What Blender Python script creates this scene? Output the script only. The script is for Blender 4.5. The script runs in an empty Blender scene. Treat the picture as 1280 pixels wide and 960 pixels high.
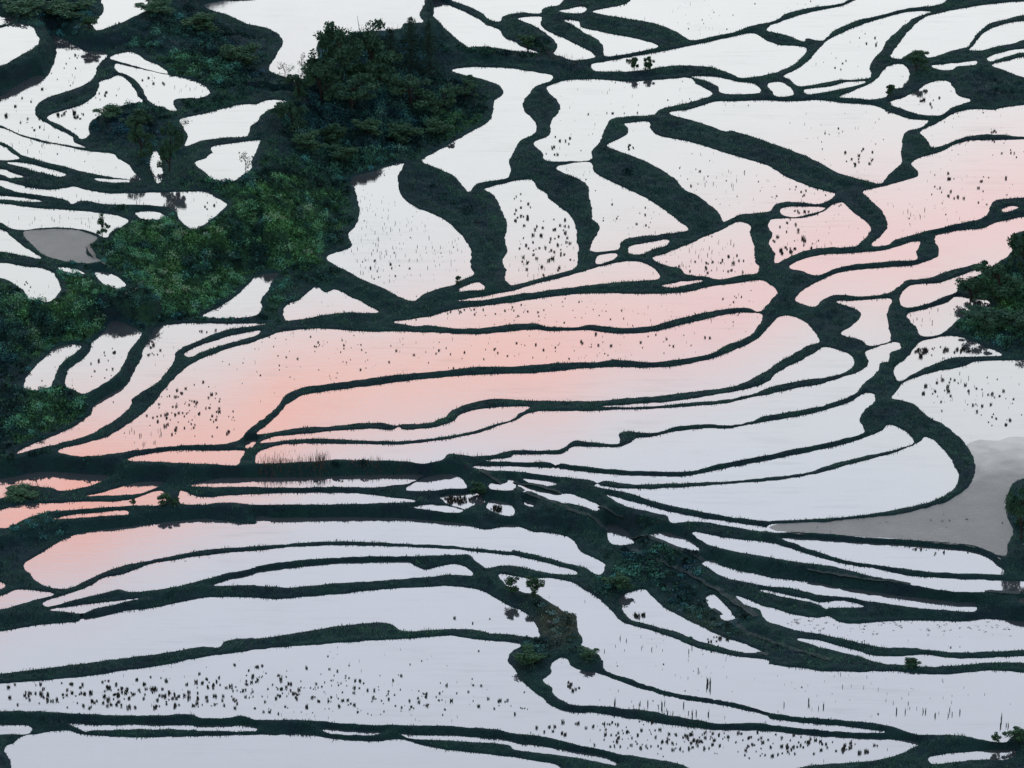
import bpy, math, random
import numpy as np
from mathutils import Vector, Matrix, noise as mnoise

SKY_AZ, SKY_EL = 60.0, 26.0          # how far the glow reaches, degrees
SKY_DIM, SKY_GLOW = 0.55, 2.55
SKY_LOW = (0.985, 1.005, 1.005, 1)
SKY_HIGH = (0.90, 0.955, 1.085, 1)
SKY_TOP = (0.38, 0.68, 1.05, 1)
SKY_PINK = (1.28, 0.72, 0.61, 1)
SKY_ROSE = (1.20, 0.77, 0.75, 1)
SKY_CORAL = (1.34, 0.61, 0.48, 1)
WATER_IOR = 2.2

S = bpy.context.scene
COL = S.collection
rng = np.random.default_rng(7)
random.seed(7)

# ------------------------------------------------------------------ camera
cam_data = bpy.data.cameras.new('camera')
cam = bpy.data.objects.new('camera', cam_data)
COL.objects.link(cam)
DIST, TILT = 700.0, math.radians(25.0)
cam.location = (0, -DIST * math.cos(TILT), DIST * math.sin(TILT))
cam.rotation_euler = (math.pi / 2 - TILT, 0, 0)
cam_data.sensor_fit = 'HORIZONTAL'
cam_data.angle = 2 * math.atan(640 * 0.12 / DIST)
cam_data.clip_start = 1.0
cam_data.clip_end = 6000.0
S.camera = cam

# ------------------------------------------------------------------ sky: dusk, low sun behind a lit cloud veil
world = bpy.data.worlds.new('World')
S.world = world
world.use_nodes = True
nt = world.node_tree
nt.nodes.clear()


class NB:
    """small helper that wires shader nodes"""
    def __init__(self, tree):
        self.t = tree

    def n(self, kind, **kw):
        nd = self.t.nodes.new(kind)
        for k, v in kw.items():
            setattr(nd, k, v)
        return nd

    def put(self, sock, v):
        if hasattr(v, 'is_linked') or isinstance(v, bpy.types.NodeSocket):
            self.t.links.new(v, sock)
        else:
            sock.default_value = v

    def m(self, op, a, b=0.0, c=0.0, clamp=False):
        nd = self.n('ShaderNodeMath', operation=op, use_clamp=clamp)
        self.put(nd.inputs[0], a)
        self.put(nd.inputs[1], b)
        self.put(nd.inputs[2], c)
        return nd.outputs[0]

    def mix(self, f, a, b, mode='MIX'):
        nd = self.n('ShaderNodeMix', data_type='RGBA', blend_type=mode)
        self.put(nd.inputs[0], f)
        self.put(nd.inputs[6], a)
        self.put(nd.inputs[7], b)
        return nd.outputs[2]

    def noise(self, vec, scale, detail=3.0, rough=0.5):
        nd = self.n('ShaderNodeTexNoise')
        self.put(nd.inputs['Vector'], vec)
        nd.inputs['Scale'].default_value = scale
        nd.inputs['Detail'].default_value = detail
        nd.inputs['Roughness'].default_value = rough
        return nd.outputs['Fac']

    def ss(self, v, lo, hi):
        nd = self.n('ShaderNodeMapRange', interpolation_type='SMOOTHSTEP')
        self.put(nd.inputs[0], v)
        nd.inputs[1].default_value = lo
        nd.inputs[2].default_value = hi
        return nd.outputs[0]


SUN_EL, SUN_AZ = math.radians(4.0), math.radians(-35.0)      # azimuth measured from +Y towards +X
w = NB(nt)
sky = w.n('ShaderNodeTexSky', sky_type='NISHITA', sun_disc=False)
sky.sun_elevation = SUN_EL
sky.sun_rotation = SUN_AZ
sky.altitude = 1500
sky.dust_density = 2.0
tc = w.n('ShaderNodeTexCoord')
sep = w.n('ShaderNodeSeparateXYZ')
nt.links.new(tc.outputs['Generated'], sep.inputs[0])
az = w.m('MULTIPLY', w.m('ARCTAN2', sep.outputs[0], sep.outputs[1]), 180 / math.pi)
el = w.m('MULTIPLY', w.m('ARCSINE', sep.outputs[2]), 180 / math.pi)
# evening glow: widest and brightest ahead, fading overhead and behind
ga = w.m('POWER', math.e, w.m('MULTIPLY', -1.0, w.m('POWER', w.m('DIVIDE', w.m('ABSOLUTE', az), SKY_AZ), 2.0)))
ge = w.m('POWER', math.e, w.m('MULTIPLY', -1.0, w.m('POWER', w.m('ABSOLUTE', w.m('DIVIDE', w.m('SUBTRACT', el, 20.0), SKY_EL)), 2.0)))
glow = w.m('ADD', SKY_DIM, w.m('MULTIPLY', w.m('MULTIPLY', ga, ge), SKY_GLOW))
cl1 = w.noise(tc.outputs['Generated'], 7.0, 4.0, 0.55)
cl2 = w.noise(tc.outputs['Generated'], 26.0, 4.0, 0.6)
# pale veil turning blue-grey higher up
veil = w.mix(w.ss(w.m('ADD', el, w.m('MULTIPLY', w.m('SUBTRACT', cl1, 0.5), 5.0)), 23.2, 27.6), SKY_LOW, SKY_HIGH)
veil = w.mix(w.ss(el, 34.0, 65.0), veil, SKY_TOP)
# long bank of cloud still catching the red of the sunset, tilted across the sky
axis = w.m('SUBTRACT', el, w.m('ADD', 24.8, w.m('MULTIPLY', az, -0.28)))
axis = w.m('ADD', axis, w.m('MULTIPLY', w.m('SUBTRACT', cl2, 0.5), 2.2))
width = w.m('SUBTRACT', 1.0, w.m('MULTIPLY', w.ss(axis, -0.1, 0.5), 0.38))
band = w.m('POWER', math.e, w.m('MULTIPLY', -1.0, w.m('POWER', w.m('ABSOLUTE', w.m('DIVIDE', axis, width)), 2.2)))
fade = w.m('SUBTRACT', 1.0, w.m('MULTIPLY', 0.15, w.ss(az, -1.0, 6.5)))
pinkf = w.m('MULTIPLY', w.m('MULTIPLY', band, fade), w.m('ADD', 0.88, w.m('MULTIPLY', cl1, 0.4)), clamp=True)
red = w.mix(w.ss(w.m('SUBTRACT', w.m('MULTIPLY', w.m('SUBTRACT', cl2, 0.5), 6.0), az), 2.5, 6.5), SKY_PINK, SKY_CORAL)
red = w.mix(w.ss(az, -1.0, 3.0), red, SKY_ROSE)
veil = w.mix(pinkf, veil, red)
cloud = w.n('ShaderNodeVectorMath', operation='SCALE')
nt.links.new(veil, cloud.inputs[0])
nt.links.new(glow, cloud.inputs[3])
dusk = w.n('ShaderNodeVectorMath', operation='SCALE')
nt.links.new(sky.outputs[0], dusk.inputs[0])
dusk.inputs[3].default_value = 0.05
add = w.n('ShaderNodeVectorMath', operation='ADD')
nt.links.new(cloud.outputs[0], add.inputs[0])
nt.links.new(dusk.outputs[0], add.inputs[1])
bg = w.n('ShaderNodeBackground')
nt.links.new(add.outputs[0], bg.inputs[0])
bg.inputs[1].default_value = 1.0
wo = w.n('ShaderNodeOutputWorld')
nt.links.new(bg.outputs[0], wo.inputs[0])

sun_data = bpy.data.lights.new('sun', 'SUN')
sun_data.energy = 0.25
sun_data.angle = math.radians(12)
sun_data.color = (1.0, 0.78, 0.68)
sun = bpy.data.objects.new('sun', sun_data)
COL.objects.link(sun)
sd = Vector((math.sin(SUN_AZ) * math.cos(SUN_EL), math.cos(SUN_AZ) * math.cos(SUN_EL), math.sin(SUN_EL)))
sun.rotation_euler = sd.to_track_quat('Z', 'Y').to_euler()

S.view_settings.view_transform = 'Standard'
S.view_settings.look = 'None'
S.view_settings.exposure = 0.0
S.view_settings.gamma = 1.0
S.view_settings.use_curve_mapping = False

# ------------------------------------------------------------------ survey of the place, in centimetres (x east, y into the valley) or metres
SPECKLED = [3, 4, 5, 7, 12, 14, 18, 23, 24, 26, 27, 51, 54, 55, 57, 58, 59, 46, 44, 61, 60, 63, 64, 70, 75, 37, 39, 99, 105, 108, 125, 48, 52]
DRY = {16}
RUFFLED = {82}
TUFT_KIND = ('rice tuft', 'rice stalk', 'straw clump')
WHERE = {
    3: 'in the curling paddy at upper left',
    4: 'in the small paddy inside the curl at upper left',
    5: 'in the wedge paddy below the upper left hill',
    7: 'in the long paddy sweeping in from the left edge',
    12: 'in the long white paddy ending at the green slope',
    14: 'in the paddy behind the grey dried pond',
    18: 'in the rounded white paddy at the left edge',
    22: 'in the small leaf shaped paddy at far left',
    23: 'in the oval paddy left of the tapering strip',
    24: 'in the tapering strip beside the pink paddy',
    26: 'in the largest pink paddy',
    27: 'in the pink paddy along the second long bund',
    51: 'in the white paddy right of the green slope',
    54: 'in the heavily spotted white paddy',
    55: 'in the triangular paddy between two thick banks',
    57: 'in the bent white paddy under the upper bund',
    58: 'in the white paddy between the two long diagonal banks',
    59: 'in the large white paddy above the diagonal bank',
    46: 'in the four sided paddy above the pink strips',
    44: 'in the small spotted paddy with round tufts',
    45: 'in the sliver pond above the spotted paddy',
    61: 'in the large paddy at the right edge',
    60: 'in the upper right wedge paddy',
    63: 'in the small paddy left of the dark upper right mound',
    70: 'in the curved paddy at upper right',
    37: 'in the pinkish paddy by the grey mud flat',
    38: 'in the crescent paddy above the mud flat',
    39: 'in the small paddy left of the right hand thicket',
    99: 'in the wide spotted paddy near the bottom',
    105: 'in the broad pale paddy at lower right',
    108: 'in the pale tongue paddy at the forked bund',
    106: 'in the teardrop paddy on the overgrown slope',
    125: 'in the blue grey paddy at the right edge',
    120: 'in the tiny white pool where bunds fan out',
    121: 'in the tiny white pool where bunds fan out',
    110: 'in the long paddy below the mud flat',
    92: 'in the lilac paddy curving at left',
    98: 'in the clear paddy above the wide spotted one',
}
PADDIES = [
(852,'-7634,18802 -7263,14245 -7174,13790 -7237,13389 -7414,13203 -7308,12974 -7229,12726 -6847,13101 -6532,13569 -6251,14084 -6240,18788'),
(941,'-10421,13233 -8947,13183 -8653,13034 -8772,12820 -8904,12751 -10359,12702'),
(938,'-10345,12573 -8892,12623 -8600,12844 -8360,12696 -8239,12328 -8155,11979 -8213,11675 -8476,11196 -8712,10817 -10114,10582'),
(672,'-8022,12956 -7764,12711 -7412,12244 -7017,12076 -7130,11413 -7126,11066 -7215,10703 -7491,10349 -7834,10007 -7974,9704 -7995,9386 -7908,9051 -7537,8555 -7276,8227 -7216,7989 -7005,7750 -7448,7929 -7865,8157 -8221,8422 -8519,8750 -9943,8976 -10037,9787 -8647,10035 -8507,10340 -8337,10684 -8080,11040 -7961,10965 -7881,11375 -7880,11858 -7888,12341'),
(674,'-7767,9086 -7480,9433 -7201,9706 -7039,10118 -7001,10580 -6997,10742 -6823,10914 -6730,11037 -6538,10748 -6401,10366 -6324,10057 -6224,9791 -6461,9708 -6710,9453 -6919,9137 -7034,8827 -7030,8528 -6994,8337 -7097,8140 -7258,8403 -7522,8765'),
(695,'-6809,11536 -6442,11303 -5909,11019 -5554,10812 -5266,10551 -5121,10120 -5262,9921 -5464,9921 -5694,9830 -5633,9312 -5803,9446 -5999,9610 -6154,9907 -6252,10325 -6361,10664 -6556,11002 -6759,11197'),
(698,'-6927,11810 -6602,12075 -6259,11628 -6036,11390 -5883,11047 -6160,11198 -6558,11481'),
(669,'-9929,8856 -8507,8634 -8214,8345 -7856,8058 -7442,7852 -6995,7628 -6524,7480 -6444,7296 -6261,7036 -6138,6686 -6018,6373 -6480,6497 -6817,6653 -7229,6909 -7713,7213 -8031,7469 -8262,7822 -8445,8003 -9846,8138'),
(666,'-9837,8061 -8431,7864 -8239,7585 -8065,7304 -8172,7231 -8368,7234 -9744,7260'),
(665,'-8261,7137 -7965,7113 -7619,6899 -7235,6601 -7326,6535 -7668,6722 -8016,6962'),
(657,'-9701,6882 -8331,6857 -8122,6710 -7910,6529 -8101,6493 -8312,6660 -9681,6713'),
(669,'-6767,6437 -6473,6402 -6015,6340 -6334,6272 -6662,6331'),
(654,'-9652,6456 -8286,6397 -8044,6245 -7806,6113 -7441,5995 -7065,6122 -6894,6004 -6561,5870 -5982,5872 -5341,5905 -4923,5906 -4766,5698 -4574,5424 -4623,5145 -4763,4818 -5023,4397 -5250,4737 -5335,5064 -5458,5243 -5882,5376 -6427,5391 -6921,5556 -7030,5407 -7146,5573 -7583,5794 -7914,5895 -8121,6039 -8264,6182 -9630,6266'),
(628,'-9587,5881 -8230,5823 -7870,5752 -7525,5570 -7854,5585 -8214,5661 -9566,5698'),
(625,'-9550,5565 -8198,5499 -7800,5359 -7216,5253 -6728,5149 -6369,5042 -6095,4782 -6316,4362 -6392,4122 -6563,4290 -6731,4414 -7024,4512 -7404,4512 -7743,4418 -7940,4499 -8121,4727 -9487,5015'),
(616,'-5996,5157 -5809,5217 -5611,5125 -5532,4909 -5719,4844 -5915,4925'),
(622,'-7704,4346 -7461,4442 -7083,4466 -6757,4349 -6531,4090 -6648,3787 -6653,3471 -6413,3200 -6562,3127 -6941,3184 -7238,3377 -7455,3696'),
(622,'-9461,4793 -8093,4446 -7871,4109 -7648,3751 -7356,3304 -7681,3440 -8006,3573 -9326,3629'),
(601,'-9279,3209 -7967,3170 -7581,3038 -7359,2984 -7160,2843 -7007,2512 -6943,2204 -6958,1963 -7086,1675 -7213,1735 -7373,1810 -7494,2113 -7673,2379 -7846,2571 -7912,2609 -9214,2648'),
(602,'-7049,2986 -6860,2965 -6609,2746 -6845,2785'),
(551,'-6473,2947 -6266,2883 -6062,2645 -5959,2431 -6036,2301 -6196,2377 -6368,2607'),
(110,'-4751,2233 -4582,2518 -4382,2823 -4214,3182 -4128,3449 -4018,3767 -3872,3861 -3700,3895 -3778,3538 -3824,3189 -3911,2854 -3889,2587 -3908,2344 -4071,2218 -4438,2160'),
(280,'-7238,-582 -7199,-203 -7083,161 -6989,453 -6876,708 -6718,802 -6526,749 -6626,440 -6747,168 -6806,-185 -6825,-540 -6883,-720 -7052,-825 -7203,-790'),
(227,'-6639,-486 -6637,10 -6498,315 -6379,701 -6358,997 -6242,1265 -6100,1792 -5674,1413 -5649,1270 -5756,866 -5815,433 -5872,-1 -5997,-323 -6129,-535 -6343,-815 -6504,-675 -6599,-605'),
(109,'-5460,1785 -5314,1897 -5012,1971 -4488,1953 -3781,1955 -3931,1880 -4294,1771 -4529,1601 -4759,1358 -4974,1135 -5091,919 -5122,472 -5218,110 -5335,-233 -5610,-682 -5675,-1084 -5825,-1444 -6033,-1785 -6246,-2041 -6577,-2263 -6935,-2478 -7177,-2625 -7058,-2411 -6791,-2143 -6525,-1860 -6294,-1470 -6212,-1320 -6155,-932 -5953,-548 -5758,-290 -5719,-94 -5639,443 -5600,661 -5593,1078 -5516,1486'),
(97,'-4959,897 -4748,1161 -4457,1411 -4162,1603 -3862,1729 -3915,1548 -4151,1386 -4444,1179 -4734,929 -4898,753'),
(93,'-3904,1334 -3788,1455 -3523,1685 -3099,1802 -2699,1782 -2237,1693 -1777,1703 -1256,1659 -551,1614 0,1703 307,1778 613,1738 1165,1740 1470,1644 1837,1629 2145,1688 2613,1942 3084,2212 3462,2393 3726,2407 3856,2352 3772,1898 3608,1522 3290,1227 2972,881 2572,703 2115,589 1573,673 1269,589 725,557 0,428 -543,406 -1143,248 -1682,141 -2337,-58 -2751,-200 -3164,-341 -3391,-622 -3503,-1087 -3760,-1569 -3887,-1840 -3934,-2064 -4191,-2265 -4539,-2277 -4972,-2342 -5400,-2444 -5796,-2580 -6137,-2666 -6341,-2646 -6585,-2505 -6229,-2249 -5899,-2004 -5638,-1597 -5380,-1083 -5163,-353 -5090,-104 -4910,362 -4717,648 -4432,953 -4140,1187'),
(108,'-1815,2018 -1326,2204 -867,2491 -403,2644 0,2766 404,2919 935,3072 1497,3118 2183,3089 2747,3180 3129,3382 3606,3538 3907,3615 4039,3431 4134,3142 3974,2753 3884,2500 3788,2415 3685,2545 3375,2542 2935,2364 2526,2130 2150,1893 1718,1804 1168,1923 1013,1854 553,1853 369,1968 0,1937 -552,1790 -859,1790 -1352,1907 -1413,1878'),
(66,'-3730,-1885 -3586,-1535 -3453,-1228 -3308,-828 -3097,-545 -2627,-363 -2212,-236 -1916,-144 -1678,-52 -1141,69 -841,140 -541,190 0,233 301,233 723,334 1448,463 1870,448 2353,463 2874,679 3217,933 3502,1189 3760,1487 3933,1894 4071,2201 4234,2368 4500,2148 4606,1842 4685,1371 4509,1229 4248,922 4021,632 3857,380 3601,58 3443,-118 3228,-257 2835,-364 2534,-450 2084,-575 1606,-657 1337,-731 594,-731 149,-713 0,-681 -297,-661 -535,-752 -711,-891 -916,-1099 -988,-1304 -1119,-1406 -1264,-1507 -1616,-1540 -1677,-1576 -1733,-1566 -1882,-1495 -2235,-1509 -2643,-1608 -3023,-1645 -3457,-1780'),
(65,'-3672,-2166 -3449,-1961 -3014,-1866 -2578,-1771 -2112,-1704 -1730,-1717 -1667,-1625 -1619,-1704 -1261,-1690 -1028,-1574 -848,-1431 -791,-1252 -644,-1114 -385,-990 0,-934 272,-962 118,-1140 0,-1382 -235,-1534 -528,-1740 -819,-1901 -1255,-2037 -1546,-2103 -2100,-2105 -2569,-2033 -3008,-2026 -3355,-2092'),
(64,'1363,-922 1780,-849 2376,-751 2827,-598 3341,-401 3586,-274 3778,-131 3836,-46 4003,280 4325,654 4585,959 4780,1182 5014,1021 5141,874 5147,513 4996,284 4745,105 4440,22 4072,-115 3825,-276 3576,-495 3211,-671 2671,-788 2224,-879 1777,-947'),
(65,'-3658,-2470 -3547,-2350 -3291,-2223 -2913,-2203 -2097,-2217 -1544,-2217 -1254,-2149 -818,-2001 -468,-1832 -235,-1635 0,-1458 177,-1252 355,-1114 1183,-1087 1479,-1052 2072,-1017 2667,-920 3205,-809 3570,-607 3812,-530 3813,-523 4211,-312 4670,-135 4734,-64 5048,149 5272,352 5398,648 5377,1000 5733,1308 5861,1378 5919,1147 5747,998 5687,671 5569,635 5513,349 5287,-82 5210,-208 5129,-431 4937,-642 4625,-885 4229,-1060 3777,-1232 3656,-1293 3578,-1398 3232,-1568 2822,-1537 2526,-1591 2348,-1640 2108,-1821 1874,-1811 1670,-1768 1566,-1870 1550,-2180 1224,-2160 992,-2095 904,-2096 698,-2382 436,-2426 0,-2415 -232,-2548 -522,-2607 -914,-2540 -1027,-2739 -1271,-2845 -1561,-2766 -1967,-2753 -2488,-2726 -2718,-2753 -3121,-2805 -3523,-2852 -3698,-2829'),
(66,'-5555,-2724 -5166,-2491 -4822,-2421 -4532,-2415 -4182,-2435 -3885,-2445 -3922,-2685 -3960,-2901 -4214,-2888 -4795,-2836 -5087,-2796'),
(-1,'-3892,-2004 -3740,-1893 -3762,-2164 -3849,-2271'),
(48,'-376,-2721 0,-2600 0,-2542 435,-2519 755,-2476 902,-2276 1223,-2262 1572,-2252 1721,-2118 1811,-1993 2047,-1929 2345,-1750 2788,-1648 3230,-1623 3469,-1534 3769,-1409 4220,-1237 4678,-996 5052,-697 5281,-403 5391,-449 5359,-781 5208,-1026 5112,-1359 5142,-1777 4911,-1948 4459,-2184 4011,-2386 3714,-2518 3329,-2689 2887,-2882 2592,-3056 2016,-3071 1441,-3005 1010,-2900 693,-2821 629,-2879 578,-2793 289,-2767 0,-2754 -231,-2755'),
(20,'-578,-2863 0,-2852 289,-2859 592,-2891 630,-2846 670,-2918 980,-3012 1439,-3117 2013,-3174 2532,-3155 2883,-3012 3324,-2815 3707,-2656 4302,-2390 4904,-2082 5211,-1863 5430,-1654 5531,-1484 5725,-1635 5861,-2045 5742,-2185 5467,-2355 5017,-2563 4657,-2763 4264,-3047 3971,-3152 3680,-3218 3157,-3341 2725,-3376 2294,-3415 1777,-3442 1291,-3338 1222,-3396 1171,-3317 862,-3239 575,-3161 288,-3080 0,-3004 -375,-2977'),
(22,'1189,-3483 1224,-3424 1260,-3499 1773,-3602 2289,-3570 2720,-3505 3297,-3408 3673,-3343 4111,-3213 4495,-3049 4855,-2819 5156,-2648 5519,-2448 5766,-2248 5956,-2058 6052,-1883 6212,-2146 6350,-2581 6402,-2978 6407,-3320 6322,-3578 6159,-3822 5914,-4025 5471,-4241 5035,-4402 4461,-4528 3893,-4591 3610,-4606 3610,-4606 3107,-4499 2690,-4320 2271,-4130 1992,-3964 1712,-3747 1486,-3644'),
(24,'9031,797 7758,796 7363,786 7057,750 6702,498 6454,426 6136,211 5879,-6 5733,-353 5659,-544 5942,-733 6144,-1183 6357,-1457 6504,-1797 6644,-2198 6691,-2655 6684,-3050 6557,-3506 6358,-3823 6170,-4017 5899,-4208 5457,-4430 5026,-4524 4454,-4650 3887,-4712 3603,-4762 3594,-4946 4013,-4975 4514,-5038 4985,-5130 5540,-5194 6091,-5286 6499,-5410 6755,-5655 6834,-5702 6930,-5281 7025,-5027 6993,-4338 7083,-3700 7262,-3324 7559,-3227 8577,-3124'),
(34,'5768,450 5869,663 5973,839 6120,1166 6249,1456 6457,1566 6680,1663 6975,1536 7196,1278 7446,962 7072,924 6704,882 6544,773 6284,556 6020,275 5805,21 5771,169'),
(43,'6127,2455 6456,2695 6786,2924 6946,3154 7109,3057 7383,2981 7436,2722 7197,2646 6956,2381 6702,1930 6529,1701 6279,1639 6226,1934'),
(70,'6033,2940 6107,3225 6286,3514 6686,3615 7021,3849 7359,4109 7619,4189 7340,3898 7165,3702 6991,3508 6959,3317 6667,3007 6400,2782 6111,2662'),
(80,'4418,2897 4496,3188 4769,3572 5073,3916 5367,4074 5815,4168 6265,4259 6612,4446 6761,4601 6804,4962 6802,5481 7113,5666 7572,5755 7852,5994 9238,6542 10083,6006 8241,5677 8084,5555 7994,5286 7976,4873 7775,4506 7543,4226 7412,4350 7046,4149 6745,3952 6541,3761 6221,3694 6009,3382 5838,3181 5487,3068 5023,3120 4805,2867 4659,2661 4534,2752'),
(107,'4391,4135 4564,4404 5022,4643 5439,4699 5990,4844 6327,5085 6525,5164 6428,4735 6405,4447 5955,4368 5473,4265 5148,4130 4798,3812 4602,3969'),
(68,'5040,2889 5385,2927 5873,3004 5804,2492 5776,1890 5755,1404 5424,1252 5345,1430 5054,1656 5228,1965 5410,2378 5360,2568 5215,2720'),
(125,'4201,6021 4624,6070 4957,6236 5206,6597 5378,6740 5460,6488 5600,6155 5777,5674 5672,5330 5453,4925 5036,4883 4712,4787 4411,4523 4176,4268 4172,4698 4102,5004 4175,5385 4141,5794'),
(130,'4369,6453 4585,6537 5070,6495 4997,6358 4728,6191 4529,6111 4373,6229'),
(133,'2235,4428 2512,4686 2874,5050 3075,5292 3374,5559 3679,5904 3818,5779 3815,5369 3858,4923 3842,4441 3856,3857 3552,3754 3232,3599 3016,3715 2737,3810 2665,4029 2494,4092 2371,4226'),
(134,'1880,4883 2237,5084 2495,5165 2456,4943 2228,4782 2032,4582 1875,4624'),
(132,'-838,2774 -436,2942 0,3155 376,3411 975,3801 1453,4131 1868,4320 2025,4288 2209,4053 2307,3641 2038,3561 1566,3467 938,3289 312,3097 0,3004 -373,2829'),
(132,'2346,3349 2664,3504 3011,3565 2754,3407 2500,3290'),
(161,'-872,3037 -719,3281 -532,3432 -437,3146 -686,3107'),
(162,'-2636,7667 -2250,8013 -1809,8318 -1897,7771 -1862,7256 -1831,7001 -1726,6685 -1559,6437 -1294,6145 -1097,5897 -899,5484 -767,5146 -651,4632 -662,4057 -613,3730 -815,3492 -907,3337 -1185,3144 -1400,2951 -1520,2721 -1677,2798 -1933,3105 -2254,3453 -2580,3844 -2931,4409 -2670,4677 -2547,4813 -2611,5314 -2509,5666 -2469,6245 -2519,6832 -2572,7207'),
(98,'-3505,2660 -3298,2905 -3066,3367 -2903,3174 -2782,3278 -2556,3047 -2297,2741 -2087,2410 -2566,2395 -2811,2349 -3176,2184 -3466,2123'),
(163,'-1053,12599 -768,12734 0,12676 453,12462 678,12366 659,12091 432,11867 373,11743 206,11180 171,10808 306,10393 413,9937 337,9584 134,9317 0,8673 -60,8464 -33,7985 -99,7670 -428,7536 -575,7450 -713,7083 -821,7409 -990,7837 -1259,8141 -1496,8412 -1269,8817 -940,9315 -608,9828 -390,10210 -308,10808 -292,11133 -145,11461 -173,11743 -312,11981 -625,12248 -905,12410'),
(136,'-443,7264 -263,7437 0,7591 297,7677 426,7285 524,7157 620,6818 812,6438 970,6061 1028,5499 1038,5075 1049,4673 978,4028 787,3870 314,3557 0,3361 -31,3399 -94,3562 -79,3958 -158,4354 -64,4673 -112,5075 -81,5809 -179,6465 -261,6882 -344,7131'),
(135,'746,8209 1280,8437 1357,8021 1485,7763 1742,7456 1966,7175 2250,6777 2467,6383 2709,5860 2828,5566 2244,5357 1840,5224 1741,5064 1671,4780 1335,4689 1257,4740 1318,5200 1415,5607 1402,5813 1308,5978 1300,6476 1260,7062 1243,7480 1088,7733 925,7906'),
(136,'1331,4434 1396,4533 1652,4613 1649,4462 1359,4205'),
(141,'605,11809 745,12020 972,12163 1458,12210 1942,12115 2429,12161 2778,12237 3092,12275 3187,12004 3318,11815 3444,11504 3159,11219 2808,10990 2529,10799 2420,10569 2350,10523 2043,10482 1700,10366 1592,10026 1479,9395 1337,8905 1281,8515 998,8473 665,8458 549,8546 501,8858 402,9123 369,9305 607,9586 680,10312 838,10864 705,11424'),
(135,'1609,9154 1783,9434 1951,9708 1964,10007 1899,10134 2105,10225 2309,10262 2342,9952 2435,9649 2859,9412 3186,9180 3581,8825 3768,8675 4248,8263 4522,7803 4863,7416 5144,7177 5284,7069 5153,6797 4982,6654 4498,6735 4297,6644 4152,6334 3888,6251 3659,6194 3420,5896 3369,6230 3252,6560 2978,7091 2883,7176 2641,7819 2325,8340 2002,8736'),
(139,'2677,10641 3076,10826 3500,11171 3638,11181 4051,11209 4395,11228 4735,11169 5288,11240 5691,11095 6099,11044 6292,10863 6480,10630 6799,10354 7067,10305 6905,9978 6655,9797 6557,9404 6501,8875 6443,8336 6212,7896 6052,7514 5798,7636 5391,7981 5058,8505 4683,8946 4300,9320 4043,9571 3684,9842 3631,9797 3224,10187 2892,10434'),
(128,'6911,9827 7229,10198 7461,10537 7686,10767 7967,10859 8202,10805 8488,10943 10227,11176 10033,9500 8627,9579 8198,9678 7791,9651 7505,9473 7211,9176 7045,9108 6996,9423'),
(125,'6658,8438 6871,8696 7192,8941 7490,9297 7771,9431 8176,9449 10014,9341 9752,7072 8365,6945 7861,6802 7747,6446 7618,6108 7193,5860 6686,5573 6347,5344 6144,5206 6000,4994 5742,4947 5933,5385 6043,5671 6058,6000 5980,6499 5816,6947 5769,7211 6179,7444 6494,7687 6685,7817 6734,8016'),
(124,'7957,6438 8168,6606 8226,6526 7978,6317'),
(165,'6440,11036 6770,11322 7041,11704 7237,11988 7521,12076 7614,11745 7668,11370 7856,11163 7519,10830 7283,10461 6947,10513 6692,10738'),
(166,'6604,12801 6786,12892 6879,12746 6909,12453 6865,12107 6773,11811 6628,11717 6490,11717 6428,11340 6178,11202 5907,11252 5635,11307 5895,11599 6156,11886 6350,12175 6485,12606'),
(169,'7337,12786 7553,12864 7983,12983 8127,13029 8110,12840 7789,12762 7598,12569 7396,12666'),
(170,'6669,13207 6773,13662 7133,14659 7347,15116 7581,15342 8035,15602 8599,15861 9265,16016 10788,16047 10710,15372 9194,15301 8775,15050 8586,14944 8334,14538 8147,14042 8010,13686 7750,13538 7300,13195 7218,13489 7114,13519 6882,13244 6802,13105'),
(170,'8068,13548 8206,13910 8394,14410 8752,14813 9165,15016 10681,15118 10579,14235 9070,14055 8838,13861 8579,13740 8244,13541'),
(169,'8351,13175 8659,13469 9026,13617 10518,13716 10500,13553 9008,13435 8635,13210 8370,13005'),
(168,'8389,12832 8688,13031 8987,13227 10479,13376 10320,11997 8889,12235 8639,12523'),
(171,'4723,12249 4987,12634 5224,13101 5433,13676 5596,14026 5983,14526 6367,14930 6747,15233 7197,15492 7519,15471 7326,15300 7148,15088 6873,14532 6663,14084 6521,13590 6349,13148 6246,12775 6215,12235 6070,12146 5651,12094 4975,11798 4912,11893 4821,12131'),
(169,'5035,11638 5458,11779 5819,12016 6132,12031 5802,11761 5445,11567 5093,11447'),
(150,'3110,12307 3476,12336 3883,12097 4156,12002 4274,11572 3960,11480 3618,11551 3561,11853 3330,12141'),
(166,'4430,11934 4642,12031 4800,11745 4836,11448 4744,11347 4538,11347 4481,11582'),
(171,'1446,12562 1398,12856 1646,13004 2107,13233 2605,13468 3035,13693 3540,13990 3940,14239 4267,14390 4531,13975 4734,13797 5152,13698 5176,13495 5010,13047 4817,12710 4451,12369 4166,12230 3992,12207 3760,12467 3490,12706 3005,12803 2548,12706 2406,12610 1985,12514'),
(195,'1456,15431 1875,15691 2133,15918 2356,20695 4864,20695 6004,20695 6446,17147 6000,15910 5331,15598 4883,15284 4724,14988 4575,14876 4282,14720 3910,14376 3547,14175 3185,13974 3050,14167 2848,14518 2502,14872 2148,15024 1722,15228'),
(186,'4604,14729 4867,14982 5320,15390 5692,15594 6069,15854 6570,16818 6994,20712 8133,20701 7810,15942 7615,15766 7135,15622 6605,15262 6192,15003 5731,14494 5470,13998 5210,14091 5166,13946 4899,14241 4556,14492'),
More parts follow.
